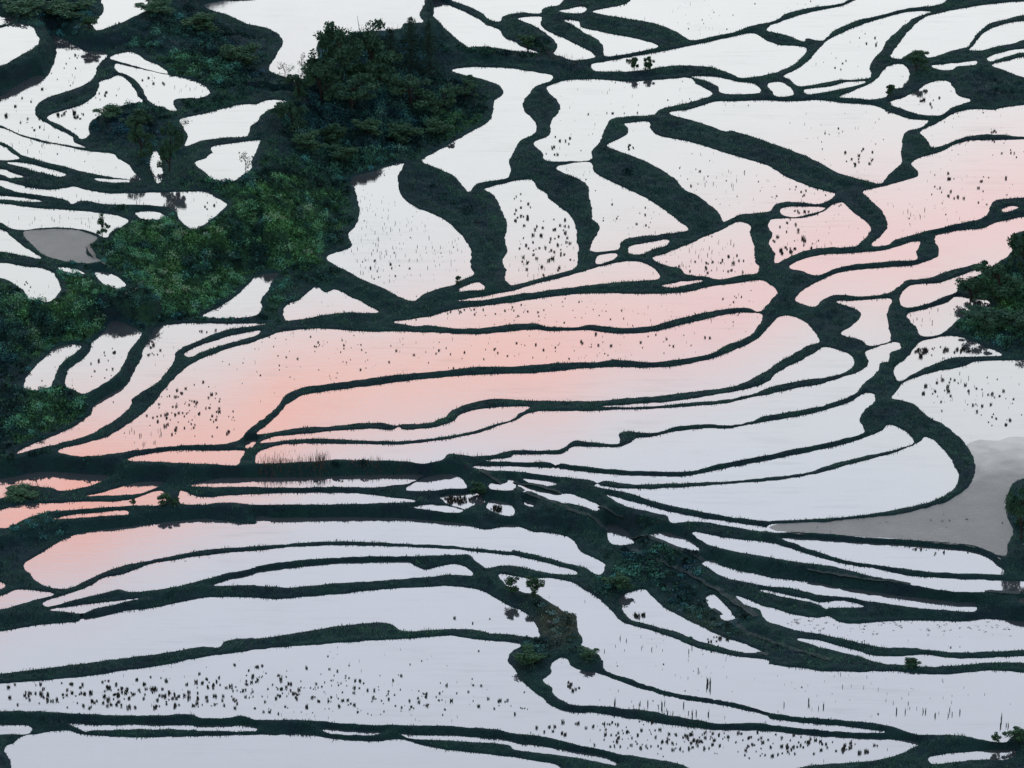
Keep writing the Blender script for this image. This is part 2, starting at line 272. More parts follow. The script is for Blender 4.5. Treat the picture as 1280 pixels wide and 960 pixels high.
(193,'-1459,16276 -1155,15776 -936,15518 -645,15109 -464,14753 -249,14501 -142,14104 0,13954 211,13606 387,13458 457,13333 0,13480 -353,13628 -600,13677 -740,13628 -993,14124 -1248,14676 -1467,14987 -1401,15358'),
(196,'-1216,20692 -1086,16015 -830,15741 -575,15430 -394,15023 -250,14919 -144,15225 0,15327 216,15366 503,15333 540,15533 649,15687 830,15759 855,20692'),
(192,'107,15071 287,15163 502,15163 517,14706 640,14408 886,14107 1165,13707 1406,13362 1455,13143 1261,13042 1050,12993 877,13188 755,13295 811,13650 795,13848 639,14276 357,14779'),
(193,'931,15003 1181,14953 1230,14651 1494,14450 1846,14250 2196,14050 2576,13698 2252,13437 1826,13241 1649,13192 1605,13684 1523,14022 1315,14322 1106,14725'),
(196,'845,15456 1081,15585 1262,15688 1350,15548 1240,15359 1006,15334'),
(442,'-5511,15107 -5235,15282 -4595,15385 -3939,16876 -3881,19988 -1545,19988 -1576,15199 -1655,14587 -1595,14213 -1913,14163 -1978,13913 -2258,13813 -2610,13763 -2921,13564 -3197,13416 -3369,13317 -3429,13042 -3375,12554 -3429,12154 -3549,11674 -3654,11293 -3887,11529 -4178,11867 -4132,12361 -4036,12944 -4017,13287 -4160,13733 -4419,13993 -4638,14113 -5016,14567 -5353,14841'),
(695,'-5521,8975 -5215,9155 -4830,9447 -4504,9629 -4303,9629 -4110,9812 -3805,9790 -4025,9447 -4151,9266 -4262,8817 -4353,8641 -4397,8200 -4692,8153 -4951,8063 -5176,7973 -5360,7754 -5356,8211 -5444,8557'),
(694,'-4932,7735 -4643,7866 -4288,8000 -4158,8044 -4177,7766 -4245,7160 -4256,6725 -4404,6466 -4523,6255 -4751,6297 -4928,6551 -5111,6893 -5155,7087 -5002,7260 -4916,7469'),
(655,'-5866,7679 -5786,7474 -5712,7005 -5681,6404 -5720,6266 -5828,6655 -5913,7177'),
(-81,'-8587,-3091 -7378,-3078 -6824,-2831 -6240,-2896 -5815,-2979 -6146,-3339 -6510,-3436 -6574,-3371 -6780,-3306 -7010,-3306 -7164,-3500 -7316,-3694 -8506,-3790'),
(-95,'-6097,-3586 -5848,-3476 -5413,-3157 -5024,-3157 -5330,-3500 -5727,-3565'),
(-96,'-8469,-4114 -7284,-4023 -7070,-3883 -6733,-3832 -6166,-3787 -5486,-3725 -5048,-3433 -4977,-3856 -5416,-3888 -5868,-3948 -6428,-4058 -6704,-4143 -6888,-4301 -7065,-4521 -7142,-4603 -7227,-4603 -8410,-4628'),
(-117,'-6495,-4272 -6277,-4162 -5859,-4066 -5494,-4005 -5457,-4120 -5850,-4183 -6185,-4247'),
(-93,'-4748,-3425 -4463,-3624 -4008,-3572 -3667,-3527 -3382,-3497 -2809,-3482 -2235,-3508 -1802,-3624 -1371,-3758 -1826,-3811 -2510,-3850 -3080,-3862 -3650,-3862 -4024,-3799 -4449,-3862 -4707,-3831'),
(-62,'-4596,-3314 -4206,-3088 -3689,-3057 -2825,-3044 -2250,-3004 -1732,-2962 -1298,-2984 -1495,-3245 -1723,-3314 -1952,-3379 -2527,-3345 -3100,-3376 -3674,-3359'),
(-211,'-6805,-5534 -6614,-5186 -6417,-4880 -6213,-4631 -5997,-4505 -5554,-4380 -4998,-4220 -4578,-4133 -4381,-4088 -4151,-4133 -3634,-4249 -3644,-4041 -3534,-3967 -3487,-4041 -3302,-4057 -2505,-4038 -1651,-4069 -1223,-4137 -795,-4210 -368,-4419 0,-4288 283,-4496 565,-4545 790,-4670 982,-5134 1174,-5349 1297,-5537 1208,-5817 1003,-5593 726,-5437 364,-5224 0,-5069 0,-5098 -506,-5003 -928,-4911 -1351,-4880 -1915,-4819 -2480,-4788 -3041,-4850 -3599,-4944 -3822,-4975 -4240,-5038 -4652,-5191 -5059,-5374 -5464,-5563 -5777,-5834 -5928,-6015 -6185,-6252 -6532,-6076 -6662,-5865'),
(-213,'-6438,-6654 -6143,-6417 -5859,-6179 -5660,-5908 -5391,-5788 -5049,-5514 -4643,-5331 -4092,-5178 -3592,-5085 -3036,-4962 -2475,-4918 -1912,-4943 -1349,-4980 -786,-5042 -365,-5147 0,-5227 280,-5362 558,-5514 835,-5667 889,-5791 556,-5768 278,-5651 0,-5530 -167,-5530 -362,-5591 -503,-5377 -616,-5193 -785,-5193 -1344,-5242 -1904,-5241 -2463,-5284 -3019,-5377 -3569,-5559 -3567,-5588 -3921,-5742 -4109,-5851 -4323,-5984 -4591,-6134 -4968,-6283 -5297,-6313 -5411,-6253 -5730,-6414 -6074,-6578 -6360,-6757'),
(-212,'-8195,-6537 -7049,-6448 -6819,-6254 -6510,-6317 -6309,-6407 -6596,-6581 -6853,-6758 -7009,-6846 -8152,-6905'),
(-211,'-8254,-6022 -7089,-6046 -7003,-6124 -7070,-6237 -8224,-6286'),
(-235,'-6328,-6815 -6036,-6712 -5713,-6635 -5389,-6552 -5120,-6479 -5385,-6609 -5702,-6774 -5907,-6934 -6105,-6862'),
(-252,'-4140,-6057 -3914,-5885 -3562,-5704 -3564,-5662 -3013,-5528 -2459,-5400 -1902,-5357 -1454,-5350 -1368,-5467 -1199,-5591 -1005,-5482 -782,-5421 -613,-5561 -542,-5756 -779,-5738 -1195,-5798 -1749,-5895 -2163,-5955 -2577,-6015 -3044,-6117 -3266,-6087 -3545,-6057 -3546,-6039 -3822,-6057'),
(-279,'-8094,-7440 -6961,-7365 -6697,-7278 -6434,-7174 -5899,-7058 -5901,-6866 -5863,-6996 -5635,-6939 -5319,-6783 -4888,-6665 -4568,-6518 -4164,-6369 -3750,-6371 -3529,-6388 -3251,-6430 -2841,-6355 -2430,-6284 -2018,-6189 -1605,-6105 -1191,-6069 -831,-6042 -498,-6131 -221,-6399 0,-6667 164,-6814 300,-7132 358,-7532 163,-7493 0,-7447 -272,-7417 -544,-7297 -1034,-7301 -1414,-7349 -1524,-7320 -1609,-7169 -1747,-7099 -1964,-7122 -2398,-7215 -2935,-7401 -3471,-7562 -3633,-7562 -3887,-7631 -3972,-7802 -4215,-7802 -4742,-7996 -5271,-8131 -5796,-8278 -6320,-8424 -6843,-8553 -7961,-8592'),
(-281,'-7929,-8869 -6814,-8842 -6289,-8757 -5764,-8663 -5242,-8506 -4719,-8338 -4196,-8114 -3799,-8000 -3454,-7888 -3053,-7801 -2650,-7744 -2112,-7658 -1572,-7589 -1166,-7533 -896,-7487 -488,-7590 0,-7688 122,-7746 54,-7862 0,-7936 -48,-8061 -59,-8230 53,-8511 133,-8786 265,-9023 397,-9241 501,-9421 685,-9576 842,-9630 1053,-9619 1418,-9749 1835,-9880 2354,-10033 2874,-10090 3344,-10113 3731,-10197 4119,-10255 4635,-10330 5023,-10364 5277,-10439 5132,-10634 4860,-10817 4699,-10895 4334,-10947 4075,-10973 3814,-11025 3440,-11280 3207,-12866 2505,-12866 2266,-11073 2064,-10937 1680,-10807 1295,-10676 909,-10492 391,-10254 0,-10169 -209,-10078 -471,-10025 -995,-9971 -1519,-9955 -2043,-9934 -2571,-9837 -2965,-9810 -3359,-9810 -3574,-9703 -3703,-9756 -4097,-9756 -4207,-9676 -4496,-9676 -4888,-9703 -5416,-9676 -5947,-9621 -6214,-9578 -6741,-9578 -7846,-9578'),
(-338,'-5814,-9818 -5404,-9862 -5012,-9836 -4618,-9846 -4091,-9879 -3355,-9910 -3350,-10003 -4084,-9992 -4610,-9961 -5132,-9977 -5523,-10000 -5572,-10040 -5658,-9959'),
(-332,'-2474,-9985 -2172,-10011 -1883,-10043 -1674,-10065 -1828,-10145 -2169,-10117 -2353,-10091'),
(-334,'-1451,-10089 -1306,-10140 -993,-10131 -731,-10168 -339,-10220 0,-10301 0,-10336 390,-10442 779,-10563 1166,-10706 1343,-10907 983,-10777 648,-10672 259,-10583 0,-10499 0,-10425 -339,-10330 -730,-10287 -1121,-10250 -1356,-10231'),
(-358,'-6605,-10458 -6467,-10272 -6401,-10140 -6225,-10063 -5787,-9982 -5649,-10070 -5120,-10150 -4337,-10140 -3347,-10073 -3085,-10089 -2772,-10073 -2297,-10190 -1774,-10251 -1462,-10212 -1119,-10385 -727,-10517 -337,-10596 0,-10674 259,-10779 568,-10883 766,-11666 754,-12735 0,-12735 -6179,-12735 -6470,-10905 -6501,-10722'),
(-355,'-7821,-9831 -6561,-9831 -6349,-9858 -6284,-9993 -6355,-10071 -6514,-10052 -6694,-10078 -7793,-10078'),
(-214,'-167,-5786 0,-5846 277,-5919 555,-5919 831,-6057 1048,-6325 1236,-6621 1368,-6907 1472,-7178 1632,-7325 1900,-7469 2165,-7670 2427,-7899 2690,-8069 2955,-8183 3431,-8325 3427,-8409 3822,-8522 4217,-8622 4617,-8633 5071,-8626 5387,-8671 5624,-8710 5892,-8693 6218,-8626 6488,-8598 6829,-8654 7953,-8626 7768,-10225 6671,-10252 6501,-10384 6408,-10543 6255,-10516 6054,-10437 5674,-10331 5335,-10331 5159,-10252 4910,-10092 4655,-10011 4268,-9931 3878,-9875 3619,-9822 3361,-9741 3157,-9603 2900,-9468 2509,-9331 2117,-9194 1857,-9031 1596,-8839 1255,-8589 1220,-8304 1156,-8112 970,-7970 947,-7678 884,-7331 874,-7046 712,-6873 576,-6697 440,-6519 358,-6401 165,-6341 0,-6192 -139,-5981'),
(-214,'1471,-6570 1571,-6387 1711,-6292 1822,-6250 1927,-6460 2083,-6783 2320,-7076 2582,-7366 2843,-7638 3104,-7841 3389,-8099 3094,-8067 2830,-7939 2514,-7739 2383,-7626 2225,-7482 2011,-7364 1797,-7247 1609,-7104 1532,-6897 1509,-6719'),
(-214,'2683,-6492 2755,-6395 2883,-6647 2970,-6867 3020,-7165 2863,-7136 2843,-6960 2713,-6783'),
(-242,'536,-8352 672,-8189 738,-8259 777,-8397 882,-8513 1201,-8653 1489,-8889 1751,-9055 2011,-9219 2272,-9333 2638,-9442 3026,-9605 3360,-9777 3356,-9844 3744,-9951 4131,-10031 4518,-10111 4876,-10218 4640,-10237 4251,-10199 3865,-10120 3348,-10013 3348,-10003 3089,-9960 2747,-9986 2359,-9864 2048,-9745 1788,-9637 1474,-9583 1107,-9502 791,-9474 634,-9338 556,-9198 531,-9007 413,-8805 520,-8636'),
(-285,'5389,-10822 5643,-10728 6038,-10650 6533,-10623 6448,-10835 6019,-10861 5625,-10939 5415,-10981'),
(-21,'3772,-5052 4148,-5090 4703,-5177 5256,-5263 5948,-5356 6358,-5455 6567,-5609 6711,-5846 6797,-6173 6571,-6161 6022,-6124 5614,-6053 5208,-5929 4800,-5817 4505,-5655 4264,-5491 3998,-5259'),
(-43,'2546,-4836 2809,-4935 3224,-5084 3586,-5137 3856,-5318 4124,-5521 4392,-5689 4661,-5829 5094,-5980 5467,-6175 5876,-6229 6285,-6289 7051,-6341 8206,-6359 8174,-6638 6528,-6644 6116,-6644 5714,-6526 5315,-6359 5076,-6239 4730,-6041 4382,-5860 3971,-5756 3563,-5598 3343,-5525 3016,-5372 2688,-5156'),
(-5,'1342,-3709 1567,-3870 1848,-4029 2127,-4220 2407,-4347 2685,-4473 3048,-4576 3381,-4693 3602,-4796 3597,-4889 3374,-4846 3098,-4733 2540,-4577 2257,-4608 2179,-4388 1928,-4261 1704,-4134 1508,-3975'),
(-214,'1377,-4254 1531,-4349 1718,-4844 1492,-4883 1394,-4820'),
(-112,'1942,-4810 2143,-4702 2336,-4839 2527,-4995 2615,-5280 2381,-5176 2134,-4990'),
(-44,'86,-3275 287,-3440 572,-3599 858,-3650 1084,-3843 1252,-4019 1192,-4165 1024,-4025 797,-3929 570,-3865 428,-3769 343,-3608 172,-3544'),
(-17,'158,-3188 403,-3224 631,-3351 487,-3421 287,-3335'),
(-111,'186,-3697 314,-3775 285,-3902 185,-3826'),
(-41,'-43,-3126 29,-3210 14,-3485 -315,-3453 -302,-3286 -86,-3286'),
(-75,'-1520,-3422 -1240,-3023 -982,-2927 -808,-2940 -660,-3379 -861,-3382 -1233,-3461'),
(-120,'-1031,-3555 -802,-3509 -516,-3435 -400,-3806 -571,-3840 -684,-3968 -798,-3876 -943,-3742'),
(-139,'-357,-3831 -286,-3613 0,-3851 0,-4139 -171,-4089'),
(-123,'-1411,-3885 -1084,-3826 -683,-4013 -740,-4057 -1082,-4006'),
(-147,'2647,-5583 2789,-5499 2916,-5682 3138,-5815 3356,-5900 3544,-6014 3817,-6086 4225,-6206 4547,-6356 4766,-6385 5168,-6534 5707,-6662 6110,-6767 6342,-6780 6307,-7010 5953,-6998 5416,-6881 5014,-6764 4613,-6611 4206,-6527 3805,-6319 3531,-6277 3315,-6193 3097,-6109 2883,-5941 2778,-5778'),
(-168,'3429,-6356 3527,-6383 3795,-6514 4063,-6633 4223,-6721 4528,-6664 4818,-6840 4597,-6871 4378,-6871 4292,-6928 4192,-6783 3926,-6635 3657,-6517'),
(-193,'3082,-6480 3202,-6571 3307,-6666 3412,-6772 3505,-6819 3664,-6921 3902,-7067 4172,-7125 4311,-7080 4437,-7242 4706,-7300 5118,-7240 5663,-7228 6071,-7240 6485,-7171 6970,-7235 8112,-7246 8017,-8061 6889,-8050 6535,-8091 5861,-8108 5466,-8006 4931,-7951 4540,-7751 4224,-7608 3879,-7493 3617,-7319 3485,-7232 3438,-7084 3387,-6900 3181,-6735'),
(-205,'3867,-7718 4134,-7764 4343,-7879 4577,-8021 4706,-8106 4834,-8191 5100,-8219 5426,-8179 5588,-8162 5849,-8258 6250,-8275 6521,-8247 8006,-8162 7981,-8382 6642,-8382 6374,-8382 5965,-8466 5561,-8494 5165,-8437 4901,-8382 4723,-8241 4516,-8128 4124,-7929'),
(-47,'6931,-6868 8150,-6850 8141,-6925 6951,-6943'),
]
TUFT_PATCHES = [
(3,-78.7,104.4,6.1,11.1,12,0.90,0),
(3,-84.5,91.6,0.3,0.7,2,1.60,0),
(3,-79.9,88.0,2.0,3.6,8,1.00,0),
(3,-75.2,118.8,1.1,1.1,3,1.20,0),
(4,-70.7,97.0,3.8,6.6,12,1.00,0),
(4,-74.1,90.5,1.9,2.9,10,1.50,0),
(5,-61.2,106.8,2.7,3.0,8,1.00,0),
(5,-54.9,103.1,2.4,1.8,9,0.90,1),
(7,-76.5,79.2,5.9,4.2,16,0.80,1),
(12,-64.1,55.7,12.8,2.3,16,0.80,1),
(12,-47.9,53.1,1.0,2.0,5,1.10,0),
(14,-72.3,47.3,7.0,2.6,28,0.70,1),
(18,-74.5,23.3,0.6,1.5,6,0.90,0),
(23,-61.4,3.1,2.4,5.7,10,1.10,0),
(22,-69.2,-2.6,1.2,2.8,3,0.80,0),
(24,-54.4,9.7,1.2,2.9,9,1.30,0),
(24,-46.3,16.5,2.4,0.6,5,0.90,0),
(26,-50.3,-10.4,3.8,7.2,46,1.10,0),
(26,-45.4,-13.2,5.3,10.4,46,0.90,0),
(26,-53.7,-20.0,2.9,2.7,16,1.00,1),
(26,-25.4,6.6,16.9,6.3,34,0.70,0),
(26,1.2,10.4,13.4,4.1,26,0.80,0),
(26,19.5,13.9,9.8,2.9,20,0.80,0),
(26,-35.8,9.5,7.3,7.3,16,0.60,0),
(27,-6.2,24.0,4.7,1.2,16,0.80,0),
(27,9.9,24.0,9.9,3.6,22,0.60,0),
(27,34.8,27.7,2.5,2.4,8,0.60,0),
(27,1.2,24.6,2.5,2.4,8,0.70,0),
(51,-21.8,54.2,5.1,13.0,70,0.60,1),
(51,-17.8,44.5,6.3,12.7,80,0.70,1),
(51,-20.2,41.4,3.8,6.3,14,1.00,0),
(51,-10.1,44.5,2.3,6.4,24,0.60,1),
(54,5.6,49.0,4.1,12.2,44,1.20,0),
(54,1.9,64.1,1.7,6.7,16,1.20,0),
(54,5.1,45.8,3.8,8.3,16,1.50,0),
(54,3.2,40.4,1.9,3.1,20,0.80,1),
(55,19.4,61.4,4.5,5.3,14,0.80,0),
(57,8.1,93.0,1.9,2.8,7,1.20,0),
(57,17.0,106.1,4.1,0.7,5,1.00,0),
(57,6.7,88.7,1.6,2.1,5,0.90,0),
(58,20.1,91.3,0.8,1.4,6,1.20,0),
(58,36.9,75.6,5.3,4.1,20,0.90,1),
(58,29.1,78.4,2.0,4.1,7,0.80,0),
(58,44.5,71.5,3.9,2.7,10,0.80,0),
(59,58.0,86.3,2.9,3.5,14,1.20,0),
(59,57.0,101.3,4.1,5.8,8,0.60,2),
(59,54.0,97.7,1.9,2.2,6,0.80,0),
(46,31.1,45.8,5.3,5.7,36,0.80,1),
(46,34.8,42.0,2.0,3.8,12,1.20,0),
(46,29.0,40.4,3.2,3.1,12,0.90,0),
(44,45.5,53.4,3.8,5.8,16,1.60,0),
(44,43.6,47.9,1.3,1.6,8,1.70,0),
(44,49.8,50.2,1.8,1.9,8,1.00,1),
(45,46.7,63.2,1.8,0.7,8,1.10,0),
(61,74.9,73.4,7.9,6.8,20,1.20,0),
(61,65.0,64.3,2.9,4.0,12,1.00,1),
(60,81.1,98.0,1.4,1.1,4,1.10,0),
(61,83.1,90.9,2.7,7.1,10,1.00,0),
(63,71.4,112.1,2.2,3.4,8,1.30,0),
(70,62.4,140.5,2.6,3.2,6,1.10,0),
(70,58.1,129.5,3.9,4.6,8,0.60,0),
(37,65.0,-4.7,3.3,5.6,18,1.40,0),
(37,71.4,-6.1,3.6,8.4,28,1.10,0),
(37,67.0,-1.9,4.8,5.6,16,0.80,1),
(37,62.0,-47.2,4.5,1.5,7,1.20,2),
(37,53.0,-45.9,4.5,1.5,6,0.90,2),
(38,62.2,10.2,1.0,1.7,14,1.70,0),
(38,68.2,11.4,2.4,0.9,16,1.30,0),
(38,64.5,10.8,2.4,2.3,10,0.80,0),
(39,64.3,23.4,2.5,3.6,14,0.90,1),
(99,-54.0,-92.4,12.2,2.8,70,1.50,0),
(99,-46.7,-90.9,10.1,3.9,64,1.20,0),
(99,-61.6,-90.0,5.3,1.8,24,1.50,0),
(99,-36.2,-89.1,6.4,5.7,54,1.00,0),
(99,-28.7,-90.0,7.4,6.1,70,1.00,0),
(99,-19.1,-91.3,7.4,5.3,60,0.90,0),
(99,-8.5,-91.7,5.3,3.5,22,1.10,0),
(99,-2.1,-95.0,4.2,2.2,12,1.00,0),
(99,8.4,-100.8,6.3,1.7,24,1.20,0),
(99,19.8,-103.6,9.4,2.5,70,1.00,0),
(99,30.1,-104.7,9.3,2.9,80,1.00,0),
(99,40.5,-105.7,6.2,1.7,30,1.30,0),
(99,15.7,-100.0,5.2,1.3,14,1.00,0),
(105,26.0,-90.3,0.3,1.3,3,2.20,1),
(105,18.3,-79.6,5.4,4.5,8,0.90,1),
(105,24.6,-84.1,4.3,4.5,10,0.90,1),
(105,37.9,-96.2,3.2,1.7,8,1.50,1),
(105,54.6,-97.3,3.7,1.3,14,1.30,1),
(105,64.3,-100.5,0.6,1.7,4,2.00,1),
(105,48.8,-90.8,12.7,4.4,22,0.70,1),
(108,16.9,-95.5,5.3,0.9,12,1.80,1),
(108,22.6,-97.5,3.2,0.4,8,1.60,1),
(108,8.0,-89.8,0.8,1.8,8,1.50,0),
(106,17.5,-70.4,1.1,0.3,5,1.60,0),
(106,27.6,-77.3,2.4,0.7,10,1.50,0),
(125,50.0,-74.2,11.9,1.8,44,1.20,2),
(125,62.3,-75.4,5.4,2.8,20,1.20,2),
(125,40.3,-72.6,2.7,0.9,14,1.20,2),
(120,-8.0,-36.7,1.7,1.0,34,1.60,0),
(121,-2.3,-39.4,0.6,1.0,14,1.60,0),
(110,61.3,-55.7,2.2,1.2,5,1.20,0),
(110,56.9,-54.9,1.3,1.0,4,1.00,0),
(93,-44.7,-53.6,3.4,1.0,3,1.00,2),
(98,-6.6,-70.3,3.3,1.9,3,1.00,0),
]
PLANTS = [
('broad',-64.5,41.2,3.61,2.14,'small round dark tree standing alone on a paddy bund by the grey dried pond'),
('shrub',0.0,-63.9,2.31,2.43,'left of two upright leafy shrubs on the brown grassy spur'),
('shrub',3.0,-64.5,2.67,2.86,'right and fuller of two upright leafy shrubs on the brown grassy spur'),
('shrub',21.3,125.7,2.92,2.51,'left half of the dark bush pair on the long upper bund'),
('shrub',23.6,125.6,2.46,2.37,'right half of the dark bush pair on the long upper bund'),
('conifer',-17.6,118.4,11.74,4.70,'tall dark pointed tree, highest in the hilltop grove'),
('conifer',-14.2,118.7,11.29,4.43,'second dark pointed tree on the right flank of the grove'),
('conifer',-20.5,118.8,9.15,4.70,'dark pointed tree just left of the highest one in the grove'),
('broad',-32.2,112.5,8.47,7.41,'bushy tree at the upper left corner of the grove'),
('broad',-28.9,106.3,11.42,8.17,'broad dark tree in the left half of the grove'),
('broad',-24.4,111.2,11.19,7.95,'rounded dark tree in the middle of the grove skyline'),
('broad',-22.1,108.6,8.14,8.47,'broad dark tree below the middle of the grove'),
('broad',-11.9,105.8,4.51,6.27,'dark tree on the right slope under the pointed grove trees'),
('broad',-8.0,112.7,3.33,5.50,'low rounded tree at the right end of the grove'),
('broad',-27.0,97.8,6.55,8.37,'bushy tree at the lower left foot of the grove'),
('broad',-17.4,105.0,6.31,8.44,'dark bushy tree at the bottom of the grove'),
('broad',-32.2,99.4,8.35,7.03,'dark bushy tree on the left slope of the grove'),
('shrub',-24.1,90.3,2.66,6.16,'low bush on the shaded slope below the grove'),
('shrub',-18.4,92.6,2.96,6.71,'dense low bush at the middle foot of the grove'),
('shrub',-12.8,96.5,2.68,6.20,'low bush on the right foot of the grove'),
('shrub',-29.6,88.2,3.24,6.41,'low bush on the left foot of the grove'),
('shrub',-33.7,80.4,2.63,5.82,'low bush between the grove and the sparse young tree'),
('shrub',-27.8,81.7,2.34,5.83,'low bush above the top of the finely spotted white paddy'),
('broad',-36.1,98.5,4.46,4.59,'low leafy tree at the left fringe of the grove by the grey pond'),
('broad',-36.6,86.5,6.46,5.85,'leafy tree low on the left fringe of the grove'),
('sapling',-38.7,106.4,3.91,3.27,'sparse sapling with gaps leaning over the grey upper pond'),
('sapling',-36.2,118.6,3.96,1.93,'thin bare twiggy sapling left of the grove top'),
('sapling',-43.2,64.3,4.57,2.85,'sparse young tree at the right shore of the small white pond'),
('sapling',-54.5,81.5,4.08,3.17,'sparse leafy young tree at the left shore of the small upper pond'),
('broad',-55.6,67.2,8.32,4.16,'tall dark tree beside the narrow white pool on the left'),
('broad',-60.7,72.6,6.64,4.45,'dark tree left of the narrow white pool'),
('shrub',-67.0,89.9,2.06,5.87,'dark rounded bush on the knoll inside the curling paddies'),
('shrub',-62.2,86.5,2.64,5.32,'dark shrub at the crown of the knoll inside the curling paddies'),
('shrub',-49.6,-38.4,1.51,2.51,'green bush standing on the bund across the long thin pond'),
('shrub',-48.1,-38.7,1.13,1.71,'lower green bush right beside the bush on the thin pond bund'),
('shrub',-54.0,-38.9,1.13,1.14,'tiny bush on the thin pond bund at left'),
('broad',71.4,30.3,4.13,5.49,'leafy bush at the tip of the right hand thicket'),
('broad',75.8,30.2,6.33,7.48,'round bush in the right hand thicket, behind the tip'),
('broad',80.4,34.1,9.67,6.26,'tall bush at the frame edge of the right hand thicket'),
('broad',72.8,19.4,2.99,6.89,'wide dark bush below the right hand thicket'),
('broad',78.3,18.2,3.79,7.37,'dark bush at the frame edge above the spotted right pond'),
('broad',71.2,-52.2,8.89,4.92,'tall dark bush on the shore of the grey mud flat at right'),
('shrub',62.8,-105.4,1.37,1.45,'small round bush at the bottom right bund junction'),
('shrub',65.8,-105.1,1.83,3.53,'dark bush at the bottom right corner'),
('broad',70.3,125.0,4.00,4.46,'dark round bush crowning the junction of upper right bunds'),
('shrub',64.9,112.9,2.12,1.92,'small round bush on the bund below the dark junction bush'),
('shrub',2.4,-83.2,2.01,4.50,'dark bush at the head of the forked bund in the lower middle'),
('shrub',10.2,-83.0,1.30,3.65,'dark bush at the lower end of the brown spur'),
('shrub',53.3,-84.7,1.18,2.78,'green bush in the thin pond near the right edge'),
('shrub',-8.4,32.9,1.52,1.13,'small bush on the bund below the spotted pond'),
('shrub',-70.4,-36.2,1.01,5.26,'low grassy bush on the pink pond bund at far left'),
('shrub',14.9,-62.9,1.95,4.42,'dark bush on the left nose of the overgrown slope'),
('shrub',-4.6,-34.8,1.77,3.44,'green bush where several narrow bunds fan out'),
('shrub',-85.5,134.3,2.17,9.81,'dark bush at the top left corner hill'),
('shrub',-78.1,135.1,2.48,9.27,'dark bush on the top left hill beside the notched pond'),
('shrub',-73.5,127.5,2.46,3.62,'bush at the pond notch on the top left hill'),
('shrub',-54.7,133.7,2.79,8.42,'dark bush in the middle of the upper left hill'),
('shrub',-62.4,135.4,2.32,7.87,'dark bush on the left crest of the upper left hill'),
('shrub',-47.0,119.8,3.05,7.74,'dark bush on the right slope of the upper left hill'),
('shrub',2.8,136.0,2.18,4.23,'low bush on the grassy bank above the middle white pond'),
]
COVER_PATCHES = [
(-57.6,20.9,6.8,7.2,0.60),
(-37.9,55.5,10.3,15.7,0.95),
(-33.1,65.5,5.8,7.4,0.90),
(-47.3,40.8,10.1,14.3,0.85),
(-52.9,30.9,10.0,11.1,0.80),
(-58.0,42.4,6.3,7.7,0.80),
(-70.6,13.9,9.7,17.8,0.70),
(-66.8,11.1,7.3,8.8,0.70),
(-48.5,52.7,5.1,6.6,0.80),
(-68.2,-14.6,8.2,13.7,0.55),
(-40.2,66.1,7.8,10.1,0.40),
(-9.5,102.4,5.4,10.9,0.50),
(-56.1,111.5,10.9,18.8,0.35),
(6.5,-71.5,4.4,8.1,-0.55),
(-25.4,-29.3,11.5,2.1,0.20),
(0.0,136.0,8.5,4.7,0.30),
(75.9,28.4,6.2,12.2,0.70),
(26.1,-72.7,5.4,5.8,-0.30),
(17.9,-52.2,10.1,9.8,0.15),
(74.1,22.4,4.9,6.0,0.60),
(-33.0,44.4,3.8,6.4,0.80),
(-26.8,92.3,10.7,17.8,0.25),
(-36.5,25.6,2.5,4.5,0.60),
(22.0,-64.0,6.6,9.5,0.10),
]
REED_STRIPS = [
([(-36.8, -28.2), (-32.4, -27.4), (-26.6, -27.6)],1.50,800),
([(-24.3, -27.8), (-19.6, -28.2), (-15.0, -28.0)],1.10,260),
([(-73.3, -35.7), (-69.3, -35.2), (-65.7, -33.8)],1.50,160),
([(-7.7, 135.2), (-1.4, 133.7), (5.6, 132.1), (12.6, 129.0)],1.30,190),
([(-8.1, -25.9), (-4.6, -25.4)],1.00,50),
([(-34.4, 132.6), (-28.2, 136.6), (-19.8, 138.9)],1.40,120),
([(-55.2, 100.9), (-51.1, 100.1)],1.20,50),
([(13.1, -42.0), (21.4, -46.1), (27.0, -47.4)],0.90,60),
([(62.0, 115.5), (64.3, 128.8), (68.0, 140.5)],0.50,40),
([(14.2, -95.9), (25.1, -99.9)],1.10,40),
([(-20.8, -29.7), (-13.8, -29.8)],0.60,40),
]
FOOTPATHS = [
([(-65.4, 41.2), (-66.3, 39.7), (-66.4, 37.1), (-65.4, 34.1), (-63.9, 31.2), (-62.2, 30.4)],0.32),
([(-60.2, 20.2), (-58.4, 21.6), (-57.5, 23.9), (-56.9, 27.6)],0.30),
]
BUND_PATHS = [
([(-4.6, -30.2), (1.1, -34.9), (9.1, -42.0), (16.9, -46.6), (24.6, -53.8), (34.3, -60.7), (39.7, -63.7)],0.45),
([(16.8, -51.8), (23.3, -57.5), (28.7, -63.4), (33.3, -71.3)],0.50),
([(27.4, -68.5), (31.5, -74.9), (36.6, -79.5), (42.9, -83.5)],0.40),
([(22.9, -72.2), (28.1, -77.8), (34.4, -81.9)],0.35),
([(41.0, -59.6), (48.5, -62.6), (59.3, -65.4), (69.6, -67.4)],0.40),
([(0.0, -32.3), (6.9, -35.9), (15.9, -42.9)],0.35),
]
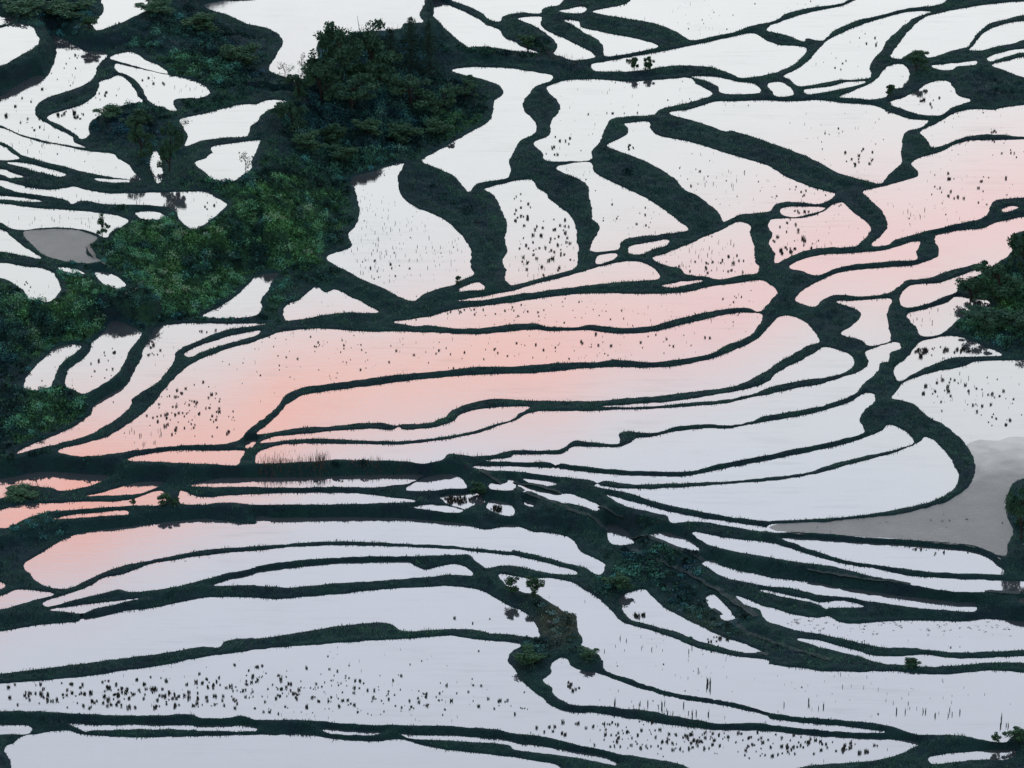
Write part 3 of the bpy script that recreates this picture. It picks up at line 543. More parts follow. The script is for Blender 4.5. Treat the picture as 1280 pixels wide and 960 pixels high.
THICKETS = [
(-23.4,113.6,11.7,20.6,150,1.30,1.30),
(-25.5,92.8,12.1,11.4,90,1.20,1.00),
(-11.0,109.5,5.5,11.1,30,1.00,0.80),
(-56.6,119.7,13.8,17.2,110,1.10,0.70),
(-65.3,88.2,5.1,8.9,34,1.00,0.80),
(-57.9,77.8,3.7,9.7,22,1.10,0.90),
(-81.4,135.3,8.4,10.0,45,1.10,0.70),
(-39.7,54.2,11.5,14.7,170,1.00,0.70),
(-52.5,34.2,11.3,12.5,150,1.00,0.70),
(-70.5,12.7,8.5,14.8,120,1.10,0.80),
(-69.5,-13.1,7.1,9.6,70,1.00,0.60),
(-56.9,43.8,6.3,7.0,50,0.90,0.70),
(-36.1,30.0,3.1,6.1,20,0.90,0.60),
(-57.6,20.9,6.8,7.2,60,1.00,0.60),
(-28.5,81.4,7.3,7.6,40,0.90,0.70),
(-44.0,63.2,5.8,4.7,26,0.90,0.80),
(-65.9,30.9,3.7,5.0,18,0.80,0.50),
(-45.7,22.4,7.4,2.4,22,0.70,0.40),
(-34.9,92.9,4.0,10.8,26,1.20,1.00),
(77.3,37.1,4.4,7.8,34,1.20,1.00),
(74.4,19.4,5.5,6.5,34,1.00,0.60),
(20.0,-59.5,6.7,8.4,60,0.80,0.60),
(26.2,-71.7,6.0,5.8,36,0.80,0.50),
(13.8,-64.6,2.8,5.9,20,1.00,0.80),
(6.5,-71.5,3.1,6.5,26,0.70,0.50),
(2.2,-80.8,1.9,3.2,14,1.00,0.80),
(71.4,-43.3,1.8,7.6,16,1.20,1.00),
(-65.5,-45.6,5.6,4.5,24,0.80,0.50),
]
MUD_FLATS = [
(37,[(66.0, -21.5), (68.4, -19.9), (70.7, -20.4), (73.8, -18.8), (77.2, -19.3), (82.1, -17.2), (80.7, -30.5), (76.1, -30.5), (74.7, -32.6), (73.9, -34.4), (73.3, -40.8), (72.8, -45.9), (72.7, -50.4), (71.8, -55.8), (68.3, -58.7), (65.2, -54.8), (60.9, -53.2), (55.4, -52.3), (49.8, -51.5), (44.9, -50.5), (40.4, -49.8), (36.2, -48.2), (40.6, -46.7), (46.3, -45.6), (52.0, -44.4), (57.9, -41.6), (61.3, -38.8), (64.1, -34.7), (65.8, -29.2)]),
]

# ------------------------------------------------------------------ helpers
def mat_new(name):
    m = bpy.data.materials.new(name)
    m.use_nodes = True
    m.node_tree.nodes.clear()
    b = NB(m.node_tree)
    out = b.n('ShaderNodeOutputMaterial')
    return m, b, out


def mesh_from(name, V, F, mat=None, smooth=False):
    """V (n,3) array; F an (m,k) array or list of arrays of equal-length faces"""
    me = bpy.data.meshes.new(name)
    V = np.ascontiguousarray(V, dtype=np.float32)
    Fs = F if isinstance(F, list) else [F]
    Fs = [np.asarray(f, dtype=np.int32) for f in Fs if len(f)]
    loops = np.concatenate([f.ravel() for f in Fs])
    sizes = np.concatenate([np.full(len(f), f.shape[1], np.int32) for f in Fs])
    starts = np.concatenate([[0], np.cumsum(sizes)[:-1]]).astype(np.int32)
    me.vertices.add(len(V))
    me.vertices.foreach_set('co', V.ravel())
    me.loops.add(len(loops))
    me.loops.foreach_set('vertex_index', loops)
    me.polygons.add(len(sizes))
    me.polygons.foreach_set('loop_start', starts)
    me.polygons.foreach_set('loop_total', sizes)
    me.polygons.foreach_set('use_smooth', np.full(len(sizes), smooth, bool))
    me.update(calc_edges=True)
    if mat:
        me.materials.append(mat)
    return me


def link(name, data, parent=None, kind=None):
    o = bpy.data.objects.new(name, data)
    COL.objects.link(o)
    if parent:
        o.parent = parent
    if kind:
        o['kind'] = kind
    return o


def vnoise(x, y, seed=0):
    """value noise, numpy"""
    xi = np.floor(x).astype(np.int64)
    yi = np.floor(y).astype(np.int64)
    fx, fy = x - xi, y - yi
    fx = fx * fx * (3 - 2 * fx)
    fy = fy * fy * (3 - 2 * fy)

    def h(a, b):
        k = (a * 374761393 + b * 668265263 + seed * 982451653) & 0x7fffffff
        k = ((k ^ (k >> 13)) * 1274126177) & 0x7fffffff
        return ((k ^ (k >> 16)) & 0xffff) / 65535.0
    return ((h(xi, yi) * (1 - fx) + h(xi + 1, yi) * fx) * (1 - fy) + (h(xi, yi + 1) * (1 - fx) + h(xi + 1, yi + 1) * fx) * fy) * 2 - 1


def fbm(x, y, seed=0, octv=4):
    s, a = 0.0, 1.0
    for k in range(octv):
        s = s + a * vnoise(x * 2 ** k, y * 2 ** k, seed + k)
        a *= 0.5
    return s


def sstep(t, lo, hi):
    t = np.clip((t - lo) / (hi - lo), 0, 1)
    return t * t * (3 - 2 * t)


def spline(P, step):
    """closed centripetal Catmull-Rom through P"""
    out, n = [], len(P)
    for i in range(n):
        p = [P[i - 1], P[i], P[(i + 1) % n], P[(i + 2) % n]]
        t = [0.0]
        for a, b in zip(p[:-1], p[1:]):
            t.append(t[-1] + max(0.02, math.hypot(*(b - a))) ** 0.5)
        m = max(1, int(math.hypot(*(p[2] - p[1])) / step))
        for k in range(m):
            u = t[1] + (t[2] - t[1]) * k / m

            def L(a, b, ta, tb):
                return ((tb - u) * a + (u - ta) * b) / (tb - ta)
            A1, A2, A3 = L(p[0], p[1], t[0], t[1]), L(p[1], p[2], t[1], t[2]), L(p[2], p[3], t[2], t[3])
            out.append(L(L(A1, A2, t[0], t[2]), L(A2, A3, t[1], t[3]), t[1], t[2]))
    return np.array(out)


def normals_of(P):
    t = np.roll(P, -1, 0) - np.roll(P, 1, 0)
    t /= np.maximum(1e-6, np.hypot(t[:, 0], t[:, 1]))[:, None]
    area = np.sum(P[:, 0] * np.roll(P[:, 1], -1) - np.roll(P[:, 0], -1) * P[:, 1])
    return np.stack([t[:, 1], -t[:, 0]], 1) * np.sign(area)      # outward


def inside(P, X, Y):
    r = np.zeros(X.shape, bool)
    for (x1, y1), (x2, y2) in zip(np.roll(P, 1, 0), P):
        if y1 != y2:
            r ^= ((y1 > Y) != (y2 > Y)) & (X < (x2 - x1) * (Y - y1) / (y2 - y1) + x1)
    return r


# ------------------------------------------------------------------ materials
def ground_material():
    m, b, out = mat_new('earth_and_grass')
    geo = b.n('ShaderNodeNewGeometry')
    at = b.n('ShaderNodeAttribute', attribute_name='cover')
    f = at.outputs['Fac']
    n1 = b.noise(geo.outputs['Position'], 0.22, 5.0, 0.6)
    n2 = b.noise(geo.outputs['Position'], 1.7, 4.0, 0.65)
    n3 = b.noise(geo.outputs['Position'], 7.0, 3.0, 0.6)
    earth = b.mix(n2, (0.005, 0.012, 0.017, 1), (0.022, 0.040, 0.050, 1))
    grass = b.mix(n3, (0.005, 0.018, 0.021, 1), (0.020, 0.060, 0.050, 1))
    lush = b.mix(n2, (0.016, 0.048, 0.024, 1), (0.042, 0.105, 0.038, 1))
    brown = b.mix(n3, (0.050, 0.050, 0.030, 1), (0.090, 0.080, 0.050, 1))
    c = b.mix(b.ss(b.m('ADD', n1, b.m('MULTIPLY', n3, 0.3)), 0.45, 0.8), earth, grass)
    c = b.mix(b.ss(b.m('ADD', f, b.m('MULTIPLY', b.m('SUBTRACT', n2, 0.5), 0.8)), 0.25, 0.95), c, lush)
    c = b.mix(b.ss(b.m('SUBTRACT', b.m('MULTIPLY', b.m('SUBTRACT', n2, 0.5), 0.6), f), 0.15, 0.75), c, brown)
    bs = b.n('ShaderNodeBsdfPrincipled')
    b.put(bs.inputs['Base Color'], c)
    bs.inputs['Roughness'].default_value = 0.95
    bs.inputs['Specular IOR Level'].default_value = 0.1
    bump = b.n('ShaderNodeBump')
    bump.inputs['Strength'].default_value = 0.9
    bump.inputs['Distance'].default_value = 0.15
    b.put(bump.inputs['Height'], n3)
    b.put(bs.inputs['Normal'], bump.outputs[0])
    b.put(out.inputs[0], bs.outputs[0])
    return m


def water_material(name, silt, ripple, ior, rough):
    m, b, out = mat_new(name)
    geo = b.n('ShaderNodeNewGeometry')
    mp = b.n('ShaderNodeMapping')
    b.put(mp.inputs[0], geo.outputs['Position'])
    mp.inputs['Scale'].default_value = (0.35, 1.6, 1.0)
    n1 = b.noise(mp.outputs[0], 1.3, 4.0, 0.6)
    n2 = b.noise(geo.outputs['Position'], 0.16, 4.0, 0.6)
    n3 = b.noise(mp.outputs[0], 9.0, 2.0, 0.6)
    bump = b.n('ShaderNodeBump')
    bump.inputs['Strength'].default_value = ripple
    bump.inputs['Distance'].default_value = 0.02
    b.put(bump.inputs['Height'], b.m('ADD', n1, b.m('MULTIPLY', n3, 0.35)))
    di = b.n('ShaderNodeBsdfDiffuse')
    b.put(di.inputs[0], b.mix(n2, tuple(x * 0.7 for x in silt) + (1,), tuple(x * 1.3 for x in silt) + (1,)))
    gl = b.n('ShaderNodeBsdfGlossy')
    gl.inputs['Roughness'].default_value = rough
    gl.inputs['Color'].default_value = (1, 1, 1, 1)
    b.put(gl.inputs['Normal'], bump.outputs[0])
    fr = b.n('ShaderNodeFresnel')
    fr.inputs[0].default_value = ior
    mx = b.n('ShaderNodeMixShader')
    st = b.n('ShaderNodeMapping')
    b.put(st.inputs[0], geo.outputs['Position'])
    st.inputs['Rotation'].default_value = (0, 0, 0.15)
    st.inputs['Scale'].default_value = (0.10, 0.9, 1.0)
    s1 = b.ss(b.noise(st.outputs[0], 1.0, 6.0, 0.7), 0.42, 0.75)
    s2 = b.noise(geo.outputs['Position'], 3.2, 4.0, 0.75)
    s3 = b.ss(b.noise(geo.outputs['Position'], 0.07, 4.0, 0.6), 0.4, 0.7)
    loss = b.m('ADD', b.m('MULTIPLY', b.m('MULTIPLY', s1, s3), 0.14), b.m('MULTIPLY', s2, 0.10))
    b.put(mx.inputs[0], b.m('MULTIPLY', fr.outputs[0], b.m('SUBTRACT', 1.05, loss)))
    b.put(mx.inputs[1], di.outputs[0])
    b.put(mx.inputs[2], gl.outputs[0])
    b.put(out.inputs[0], mx.outputs[0])
    return m


def mud_material():
    m, b, out = mat_new('wet_grey_mud')
    geo = b.n('ShaderNodeNewGeometry')
    n1 = b.noise(geo.outputs['Position'], 0.25, 5.0, 0.65)
    n2 = b.noise(geo.outputs['Position'], 2.5, 4.0, 0.65)
    c = b.mix(b.m('ADD', b.m('MULTIPLY', n2, 0.55), b.m('MULTIPLY', n1, 0.45)), (0.060, 0.058, 0.052, 1), (0.185, 0.172, 0.150, 1))
    bs = b.n('ShaderNodeBsdfPrincipled')
    b.put(bs.inputs['Base Color'], c)
    b.put(bs.inputs['Roughness'], b.m('ADD', 0.42, b.m('MULTIPLY', b.ss(n1, 0.2, 0.8), 0.16)))
    bs.inputs['IOR'].default_value = 1.33
    bump = b.n('ShaderNodeBump')
    bump.inputs['Strength'].default_value = 0.9
    bump.inputs['Distance'].default_value = 0.06
    b.put(bump.inputs['Height'], n2)
    b.put(bs.inputs['Normal'], bump.outputs[0])
    b.put(out.inputs[0], bs.outputs[0])
    return m


def mud_flat_material(y_dry, y_wet):
    m = M_MUD.copy()
    m.name = 'mud_sinking_into_water'
    b = NB(m.node_tree)
    out = [n for n in m.node_tree.nodes if n.type == 'OUTPUT_MATERIAL'][0]
    mud = out.inputs[0].links[0].from_socket
    geo = b.n('ShaderNodeNewGeometry')
    sp = b.n('ShaderNodeSeparateXYZ')
    b.put(sp.inputs[0], geo.outputs['Position'])
    mp = b.n('ShaderNodeMapping')
    b.put(mp.inputs[0], geo.outputs['Position'])
    mp.inputs['Scale'].default_value = (0.45, 0.6, 1.0)
    nz = b.noise(mp.outputs[0], 0.5, 5.0, 0.65)
    f = b.ss(b.m('ADD', sp.outputs[1], b.m('MULTIPLY', b.m('SUBTRACT', nz, 0.5), 20.0)), y_dry, y_wet)
    gl = b.n('ShaderNodeBsdfGlossy')
    gl.inputs['Roughness'].default_value = 0.03
    fr = b.n('ShaderNodeFresnel')
    fr.inputs[0].default_value = WATER_IOR
    wet_ = b.n('ShaderNodeMixShader')
    di = b.n('ShaderNodeBsdfDiffuse')
    di.inputs[0].default_value = (0.05, 0.053, 0.055, 1)
    b.put(wet_.inputs[0], fr.outputs[0])
    b.put(wet_.inputs[1], di.outputs[0])
    b.put(wet_.inputs[2], gl.outputs[0])
    mx = b.n('ShaderNodeMixShader')
    b.put(mx.inputs[0], b.m('ADD', 0.09, b.m('MULTIPLY', f, 0.91)))
    b.put(mx.inputs[1], mud)
    b.put(mx.inputs[2], wet_.outputs[0])
    b.put(out.inputs[0], mx.outputs[0])
    return m


def plain_material(name, dark, light, scale=3.0, rough=0.9, trans=0.0, per_object=0.25):
    m, b, out = mat_new(name)
    geo = b.n('ShaderNodeNewGeometry')
    oi = b.n('ShaderNodeObjectInfo')
    n1 = b.noise(geo.outputs['Position'], scale, 3.0, 0.6)
    f = b.m('ADD', b.m('MULTIPLY', b.ss(n1, 0.3, 0.7), 1 - per_object), b.m('MULTIPLY', oi.outputs['Random'], per_object))
    c = b.mix(f, dark + (1,), light + (1,))
    bs = b.n('ShaderNodeBsdfPrincipled')
    b.put(bs.inputs['Base Color'], c)
    bs.inputs['Roughness'].default_value = rough
    bs.inputs['Specular IOR Level'].default_value = 0.15
    b.put(out.inputs[0], bs.outputs[0])
    return m


M_GROUND = ground_material()
M_WATER = water_material('still_paddy_water', (0.05, 0.053, 0.055), 0.11, WATER_IOR, 0.02)
M_RUFFLED = water_material('wind_ruffled_water', (0.12, 0.12, 0.12), 0.5, WATER_IOR * 0.9, 0.08)
M_MUD = mud_material()
M_BARK = plain_material('bark', (0.022, 0.018, 0.015), (0.045, 0.038, 0.032), 4.0)
M_LEAF = plain_material('dark_foliage', (0.022, 0.062, 0.044), (0.070, 0.145, 0.078), 0.9)
M_NEEDLE = plain_material('conifer_foliage', (0.014, 0.040, 0.034), (0.040, 0.085, 0.060), 0.9)
M_SHRUB = plain_material('shrub_foliage', (0.022, 0.060, 0.038), (0.065, 0.135, 0.062), 1.5)
M_STUBBLE = plain_material('rice_stubble', (0.030, 0.034, 0.026), (0.065, 0.060, 0.045), 0.6)
M_REED = plain_material('dry_reeds', (0.080, 0.045, 0.034), (0.190, 0.105, 0.070), 0.8)
M_BUNDTOP = plain_material('grassy_bund_top', (0.018, 0.030, 0.032), (0.046, 0.060, 0.058), 1.6)
M_PATH = plain_material('trodden_earth', (0.16, 0.14, 0.12), (0.26, 0.23, 0.20), 1.2)


def blades_material():
    m, b, out = mat_new('grass_blades')
    at = b.n('ShaderNodeAttribute', attribute_name='tint')
    bs = b.n('ShaderNodeBsdfPrincipled')
    b.put(bs.inputs['Base Color'], at.outputs['Color'])
    bs.inputs['Roughness'].default_value = 0.9
    bs.inputs['Specular IOR Level'].default_value = 0.12
    b.put(out.inputs[0], bs.outputs[0])
    return m


M_BLADE = blades_material()

# ------------------------------------------------------------------ paddies: outlines
ponds = []
for i, (z, txt) in enumerate(PADDIES):
    P = np.array([[float(v) / 100 for v in t.split(',')] for t in txt.split()])
    Q = spline(P, 0.4)
    N = normals_of(Q)
    wob = 0.13 * fbm(Q[:, 0] * 0.8 + i * 7.3, Q[:, 1] * 0.8, 3, 4)
    wob = wob + 0.09 * vnoise(Q[:, 0] * 2.3 + i * 3.1, Q[:, 1] * 2.3, 19) * (0.4 + np.clip(vnoise(Q[:, 0] * 0.15, Q[:, 1] * 0.15 + i, 29), 0, 1))
    Q = Q + N * wob[:, None]
    ponds.append((z / 100, Q, normals_of(Q)))
print('outline points', sum(len(p[1]) for p in ponds))

# ------------------------------------------------------------------ terrain heights on a rectangular world grid
def axis(lo, hi, d, far):
    core = np.arange(lo, hi + d / 2, d)
    ext, s = [], d
    x = hi
    while x < far:
        s *= 1.35
        x += s
        ext.append(x)
    ext = np.array(ext)
    return np.concatenate([(lo - (ext - hi))[::-1], core, ext]), len(ext), len(core)


DX, DY = 0.22, 0.32
gx, kx, nx = axis(-104.0, 104.0, DX, 900.0)
gy, ky, ny = axis(-128.0, 168.0, DY, 900.0)
X0, Y0 = gx[kx], gy[ky]
CX, CY = np.meshgrid(gx[kx:kx + nx], gy[ky:ky + ny])
Dm = np.full(CX.shape, 50.0)
Wt = np.zeros(CX.shape)
Wz = np.zeros(CX.shape)
own = np.full(CX.shape, -1, np.int32)        # pond that owns the water here
near = np.full(CX.shape, -1, np.int32)       # paddy whose rim this land belongs to
best = np.full(CX.shape, -1e9)
R = 6.0
for i, (z, Q, N) in enumerate(ponds):
    i0 = max(0, int((Q[:, 0].min() - R - X0) / DX)); i1 = min(nx, int((Q[:, 0].max() + R - X0) / DX) + 2)
    j0 = max(0, int((Q[:, 1].min() - R - Y0) / DY)); j1 = min(ny, int((Q[:, 1].max() + R - Y0) / DY) + 2)
    if i1 <= i0 or j1 <= j0:
        continue
    sub = np.full((j1 - j0, i1 - i0), 50.0)
    sx, sy = CX[j0:j1, i0:i1], CY[j0:j1, i0:i1]
    for (ax, ay), (bx, by) in zip(Q, np.roll(Q, -1, 0)):
        a0 = max(0, int((min(ax, bx) - R - X0) / DX) - i0); a1 = min(i1 - i0, int((max(ax, bx) + R - X0) / DX) + 2 - i0)
        b0 = max(0, int((min(ay, by) - R - Y0) / DY) - j0); b1 = min(j1 - j0, int((max(ay, by) + R - Y0) / DY) + 2 - j0)
        if a1 <= a0 or b1 <= b0:
            continue
        px, py = sx[0, a0:a1][None, :] - ax, sy[b0:b1, 0][:, None] - ay
        dx, dy = bx - ax, by - ay
        t = np.clip((px * dx + py * dy) / (dx * dx + dy * dy + 1e-9), 0, 1)
        d2 = (px - t * dx) ** 2 + (py - t * dy) ** 2
        v = sub[b0:b1, a0:a1]
        np.minimum(v, d2, out=v)
    d = np.sqrt(sub)
    ins = inside(Q, sx, sy)
    o = own[j0:j1, i0:i1]
    o[ins] = i
    dd = np.where(ins, -d, d)
    dm = Dm[j0:j1, i0:i1]
    dm[:] = np.where(ins, -d, np.minimum(dm, dd))
    out_ = ~ins
    wgt = np.where(out_, 1.0 / (d * d + 0.004) * np.clip(1 - (d / R) ** 2, 0, 1) ** 2 * math.exp(0.9 * z), 0)
    Wt[j0:j1, i0:i1] += wgt
    Wz[j0:j1, i0:i1] += wgt * z
    sc = np.where(d < 2.6, z * 0.8 - d, -1e9)
    bb = best[j0:j1, i0:i1]
    up = sc > bb
    near[j0:j1, i0:i1][up] = i
    bb[up] = sc[up]
wet = own >= 0
zp = np.array([p[0] for p in ponds])
base = np.where(Wt > 0, Wz / np.maximum(Wt, 1e-12), np.nan)


def fill(a):
    """pyramid fill of nan cells, smooth"""
    if not np.isnan(a).any():
        return a
    if min(a.shape) < 3:
        return np.where(np.isnan(a), np.nanmean(a), a)
    h, w_ = a.shape
    H2, W2 = (h + 1) // 2 * 2, (w_ + 1) // 2 * 2
    p = np.full((H2, W2), np.nan)
    p[:h, :w_] = a
    blk = p.reshape(H2 // 2, 2, W2 // 2, 2)
    ok = ~np.isnan(blk)
    c = ok.sum((1, 3))
    s = np.where(ok, blk, 0).sum((1, 3))
    small = fill(np.where(c > 0, s / np.maximum(c, 1), np.nan))
    yy = np.clip((np.arange(h) + 0.5) / 2 - 0.5, 0, small.shape[0] - 1)
    xx = np.clip((np.arange(w_) + 0.5) / 2 - 0.5, 0, small.shape[1] - 1)
    y0, x0 = np.floor(yy).astype(int), np.floor(xx).astype(int)
    y1, x1 = np.minimum(y0 + 1, small.shape[0] - 1), np.minimum(x0 + 1, small.shape[1] - 1)
    fy, fx = (yy - y0)[:, None], (xx - x0)[None, :]
    up_ = (small[y0][:, x0] * (1 - fx) + small[y0][:, x1] * fx) * (1 - fy) + (small[y1][:, x0] * (1 - fx) + small[y1][:, x1] * fx) * fy
    return np.where(np.isnan(a), up_, a)


known = np.where(wet, zp[np.maximum(own, 0)], base)
full = fill(known)
Dl = np.maximum(Dm, 0)
far_ = fill(np.where(Dl > 3.5, np.nan, full))


def blur(a, r):
    for ax in (0, 1):
        p = np.pad(a, [(r + 1, r) if k == ax else (0, 0) for k in (0, 1)], mode='edge')
        c = np.cumsum(p, axis=ax)
        n_ = a.shape[ax]
        a = (np.take(c, np.arange(2 * r + 1, 2 * r + 1 + n_), ax) - np.take(c, np.arange(n_), ax)) / (2 * r + 1)
    return a


for r_ in (14, 10, 6):
    far_ = blur(far_, r_)
full = full + (far_ - full) * sstep(Dl, 1.8, 5.5)
Dl = np.maximum(Dm, 0)
crest = 0.20 * sstep(Dl, 0.0, 0.45) + 0.10 * fbm(CX * 0.55, CY * 0.55, 11, 4) * sstep(Dl, 0.15, 0.8)
crest = crest + 0.13 * fbm(CX * 1.1, CY * 0.9, 43, 3) * sstep(Dl, 0.35, 1.2)
crest = crest + 0.7 * fbm(CX * 0.13, CY * 0.13, 23, 5) * sstep(Dl, 1.5, 5.0)
crest = crest + 1.2 * (1 - np.exp(-np.maximum(0, Dl - 6.0) / 9.0))
Z = np.where(wet, full - np.clip(-Dm * 0.9, 0, 0.6), full + crest)


def ground_z(x, y):
    i = np.clip((np.asarray(x) - X0) / DX, 0, nx - 1.001)
    j = np.clip((np.asarray(y) - Y0) / DY, 0, ny - 1.001)
    i0, j0 = i.astype(int), j.astype(int)
    fx, fy = i - i0, j - j0
    return (Z[j0, i0] * (1 - fx) + Z[j0, i0 + 1] * fx) * (1 - fy) + (Z[j0 + 1, i0] * (1 - fx) + Z[j0 + 1, i0 + 1] * fx) * fy


# plant cover: green patches and the brown spur
cover = np.zeros(CX.shape)
for (cx, cy, rx, ry, g) in COVER_PATCHES:
    q = np.exp(-(((CX - cx) / rx) ** 2 + ((CY - cy) / ry) ** 2))
    cover = np.where(np.abs(g * q) > np.abs(cover), g * q, cover)
cover = np.where(cover > 0, cover * sstep(Dl, 0.3, 1.5), cover)

# ------------------------------------------------------------------ ground meshes: the hillside and one earth bund per paddy
kill = wet & (Dm < -1.3)
cells_kill = kill[:-1, :-1] & kill[1:, :-1] & kill[:-1, 1:] & kill[1:, 1:]
rim = np.where((Dl < 2.2), near, -1)
# smooth ownership so that the pieces do not fray
cell_rim = rim[:-1, :-1]
cell_rim = np.where(wet[:-1, :-1], own[:-1, :-1], cell_rim)
xs = np.concatenate([gx[:kx], gx[kx:kx + nx], gx[kx + nx:]])
# outer ring: the hillside continues, rising behind and falling away in front
GX, GY = np.meshgrid(gx, gy)
ix = np.clip(np.arange(len(gx)) - kx, 0, nx - 1)
iy = np.clip(np.arange(len(gy)) - ky, 0, ny - 1)
GZ = Z[iy][:, ix]
offy = GY - np.clip(GY, gy[ky], gy[ky + ny - 1])
offx = GX - np.clip(GX, gx[kx], gx[kx + nx - 1])
GZ = GZ + 0.06 * offy + np.where(offy < 0, 0.30 * offy, 0) + (fbm(GX * 0.02, GY * 0.02, 5, 4) * 4) * sstep(np.hypot(offx, offy), 4, 60)
GC = cover[iy][:, ix]
nX, nY = len(gx), len(gy)
idx = np.arange(nX * nY).reshape(nY, nX)
quads = np.stack([idx[:-1, :-1], idx[:-1, 1:], idx[1:, 1:], idx[1:, :-1]], -1)
owner = np.full((nY - 1, nX - 1), -1, np.int32)
owner[ky:ky + ny - 1, kx:kx + nx - 1] = cell_rim
dead = np.zeros((nY - 1, nX - 1), bool)
dead[ky:ky + ny - 1, kx:kx + nx - 1] = cells_kill
GV = np.stack([GX.ravel(), GY.ravel(), GZ.ravel()], 1)
GCf = GC.ravel()
# vertex normals of the whole sheet, so that neighbouring pieces shade as one surface
dzx = np.gradient(GZ, axis=1) / np.gradient(gx)[None, :]
dzy = np.gradient(GZ, axis=0) / np.gradient(gy)[:, None]
NRM = np.stack([-dzx, -dzy, np.ones_like(GZ)], -1).reshape(-1, 3)
NRM /= np.linalg.norm(NRM, axis=1)[:, None]


def ground_piece(name, mask):
    q = quads[mask]
    if not len(q):
        return None
    u, inv = np.unique(q, return_inverse=True)
    me = mesh_from(name, GV[u], inv.reshape(q.shape), M_GROUND, smooth=True)
    a = me.attributes.new('cover', 'FLOAT', 'POINT')
    a.data.foreach_set('value', GCf[u].astype(np.float32))
    me.normals_split_custom_set_from_vertices(NRM[u])
    return link(name, me, kind='structure')


alive = ~dead
ground_piece('hillside', alive & (owner < 0))
flat = owner.copy()
flat[dead] = -2
order = np.argsort(flat.ravel(), kind='stable')
vals, starts = np.unique(flat.ravel()[order], return_index=True)
ends = np.append(starts[1:], len(order))
qflat = quads.reshape(-1, 4)
for v, s, e in zip(vals, starts, ends):
    if v >= 0:
        mk = np.zeros(flat.size, bool)
        mk[order[s:e]] = True
        ground_piece('earth_bund', mk.reshape(flat.shape))

# ------------------------------------------------------------------ water in every paddy
for i, (z, Q, N) in enumerate(ponds):
    E = Q + N * 0.14
    poke = ground_z(E[:, 0], E[:, 1]) < z + 0.02
    E[poke] = (Q - N * 0.06)[poke]
    V = np.column_stack([E, np.full(len(E), z)])
    area = np.sum(E[:, 0] * np.roll(E[:, 1], -1) - np.roll(E[:, 0], -1) * E[:, 1])
    if area < 0:
        V = V[::-1]
    dry = i in DRY
    me = mesh_from('paddy_water', V, [np.arange(len(V))[None, :]], M_MUD if dry else (M_RUFFLED if i in RUFFLED else M_WATER))
    link('mud_field' if dry else 'paddy_water', me, kind='structure')

for i, pl in MUD_FLATS:
    z = ponds[i][0]
    Q = spline(np.array(pl), 0.8)
    N = normals_of(Q)
    Q = Q + N * (0.5 * fbm(Q[:, 0] * 0.3, Q[:, 1] * 0.3, 31, 4))[:, None]
    area = np.sum(Q[:, 0] * np.roll(Q[:, 1], -1) - np.roll(Q[:, 0], -1) * Q[:, 1])
    if area < 0:
        Q = Q[::-1]
    V = np.column_stack([Q, np.full(len(Q), z + 0.015)])
    ymax = Q[:, 1].max()
    link('mud_flat', mesh_from('mud_flat', V, [np.arange(len(V))[None, :]], mud_flat_material(ymax - 20.0, ymax + 1.0)), kind='structure')

for pl, wd, lift, M_, nm in [(p, w_, 0.05, M_PATH, 'footpath') for p, w_ in FOOTPATHS] + [(p, w_, 0.06, M_BUNDTOP, 'bund_path') for p, w_ in BUND_PATHS]:
    P = np.array(pl)
    s = np.concatenate([[0], np.cumsum(np.hypot(*np.diff(P, axis=0).T))])
    t = np.linspace(0, s[-1], int(s[-1] / 0.3) + 2)
    C = np.column_stack([np.interp(t, s, P[:, 0]), np.interp(t, s, P[:, 1])])
    for _ in range(12):
        C[1:-1] = (C[:-2] + 2 * C[1:-1] + C[2:]) / 4
    T_ = np.gradient(C, axis=0)
    T_ /= np.hypot(T_[:, 0], T_[:, 1])[:, None]
    Nn = np.column_stack([-T_[:, 1], T_[:, 0]])
    cols = []
    for k in (-1, -0.5, 0, 0.5, 1):
        p = C + Nn * (wd * k * (1 + 0.25 * fbm(C[:, 0] * 0.7, C[:, 1] * 0.7, 41, 2)))[:, None]
        cols.append(np.column_stack([p, ground_z(C[:, 0], C[:, 1]) + lift - abs(k) ** 2 * (lift + 0.02) * (lift > 0.1)]))
    V = np.stack(cols, 1).reshape(-1, 3)
    n = len(C)
    q = np.array([[a * 5 + k, a * 5 + k + 1, (a + 1) * 5 + k + 1, (a + 1) * 5 + k] for a in range(n - 1) for k in range(4)])
    link(nm, mesh_from(nm, V, q, M_, True), kind='structure')


# ------------------------------------------------------------------ grass and undergrowth
def blades(P, h, wd, lean, rg=rng):
    """one bent blade per point: four triangles' worth of outline in two quads"""
    n = len(P)
    a = rg.uniform(0, 2 * math.pi, n)
    side = np.column_stack([np.cos(a), np.sin(a), np.zeros(n)]) * wd[:, None]
    la = rg.uniform(0, 2 * math.pi, n)
    ln = np.column_stack([np.cos(la), np.sin(la), np.zeros(n)]) * (lean * h)[:, None]
    upv = np.zeros((n, 3)); upv[:, 2] = h
    v = np.stack([P - side, P + side, P + side * 0.7 + upv * 0.6 + ln * 0.4, P - side * 0.7 + upv * 0.6 + ln * 0.4, P + upv + ln], 1)
    k = np.arange(n)[:, None] * 5
    return v.reshape(-1, 3), k + np.array([[0, 1, 2, 3]]), k + np.array([[3, 2, 4]])


def blade_mesh(name, V, q, t, tint, per, mat=None):
    me = mesh_from(name, V, [q, t], mat or M_BLADE)
    if tint is not None:
        c = me.color_attributes.new('tint', 'FLOAT_COLOR', 'POINT')
        c.data.foreach_set('color', np.repeat(np.column_stack([tint, np.ones(len(tint))]), per, 0).astype(np.float32).ravel())
    return me


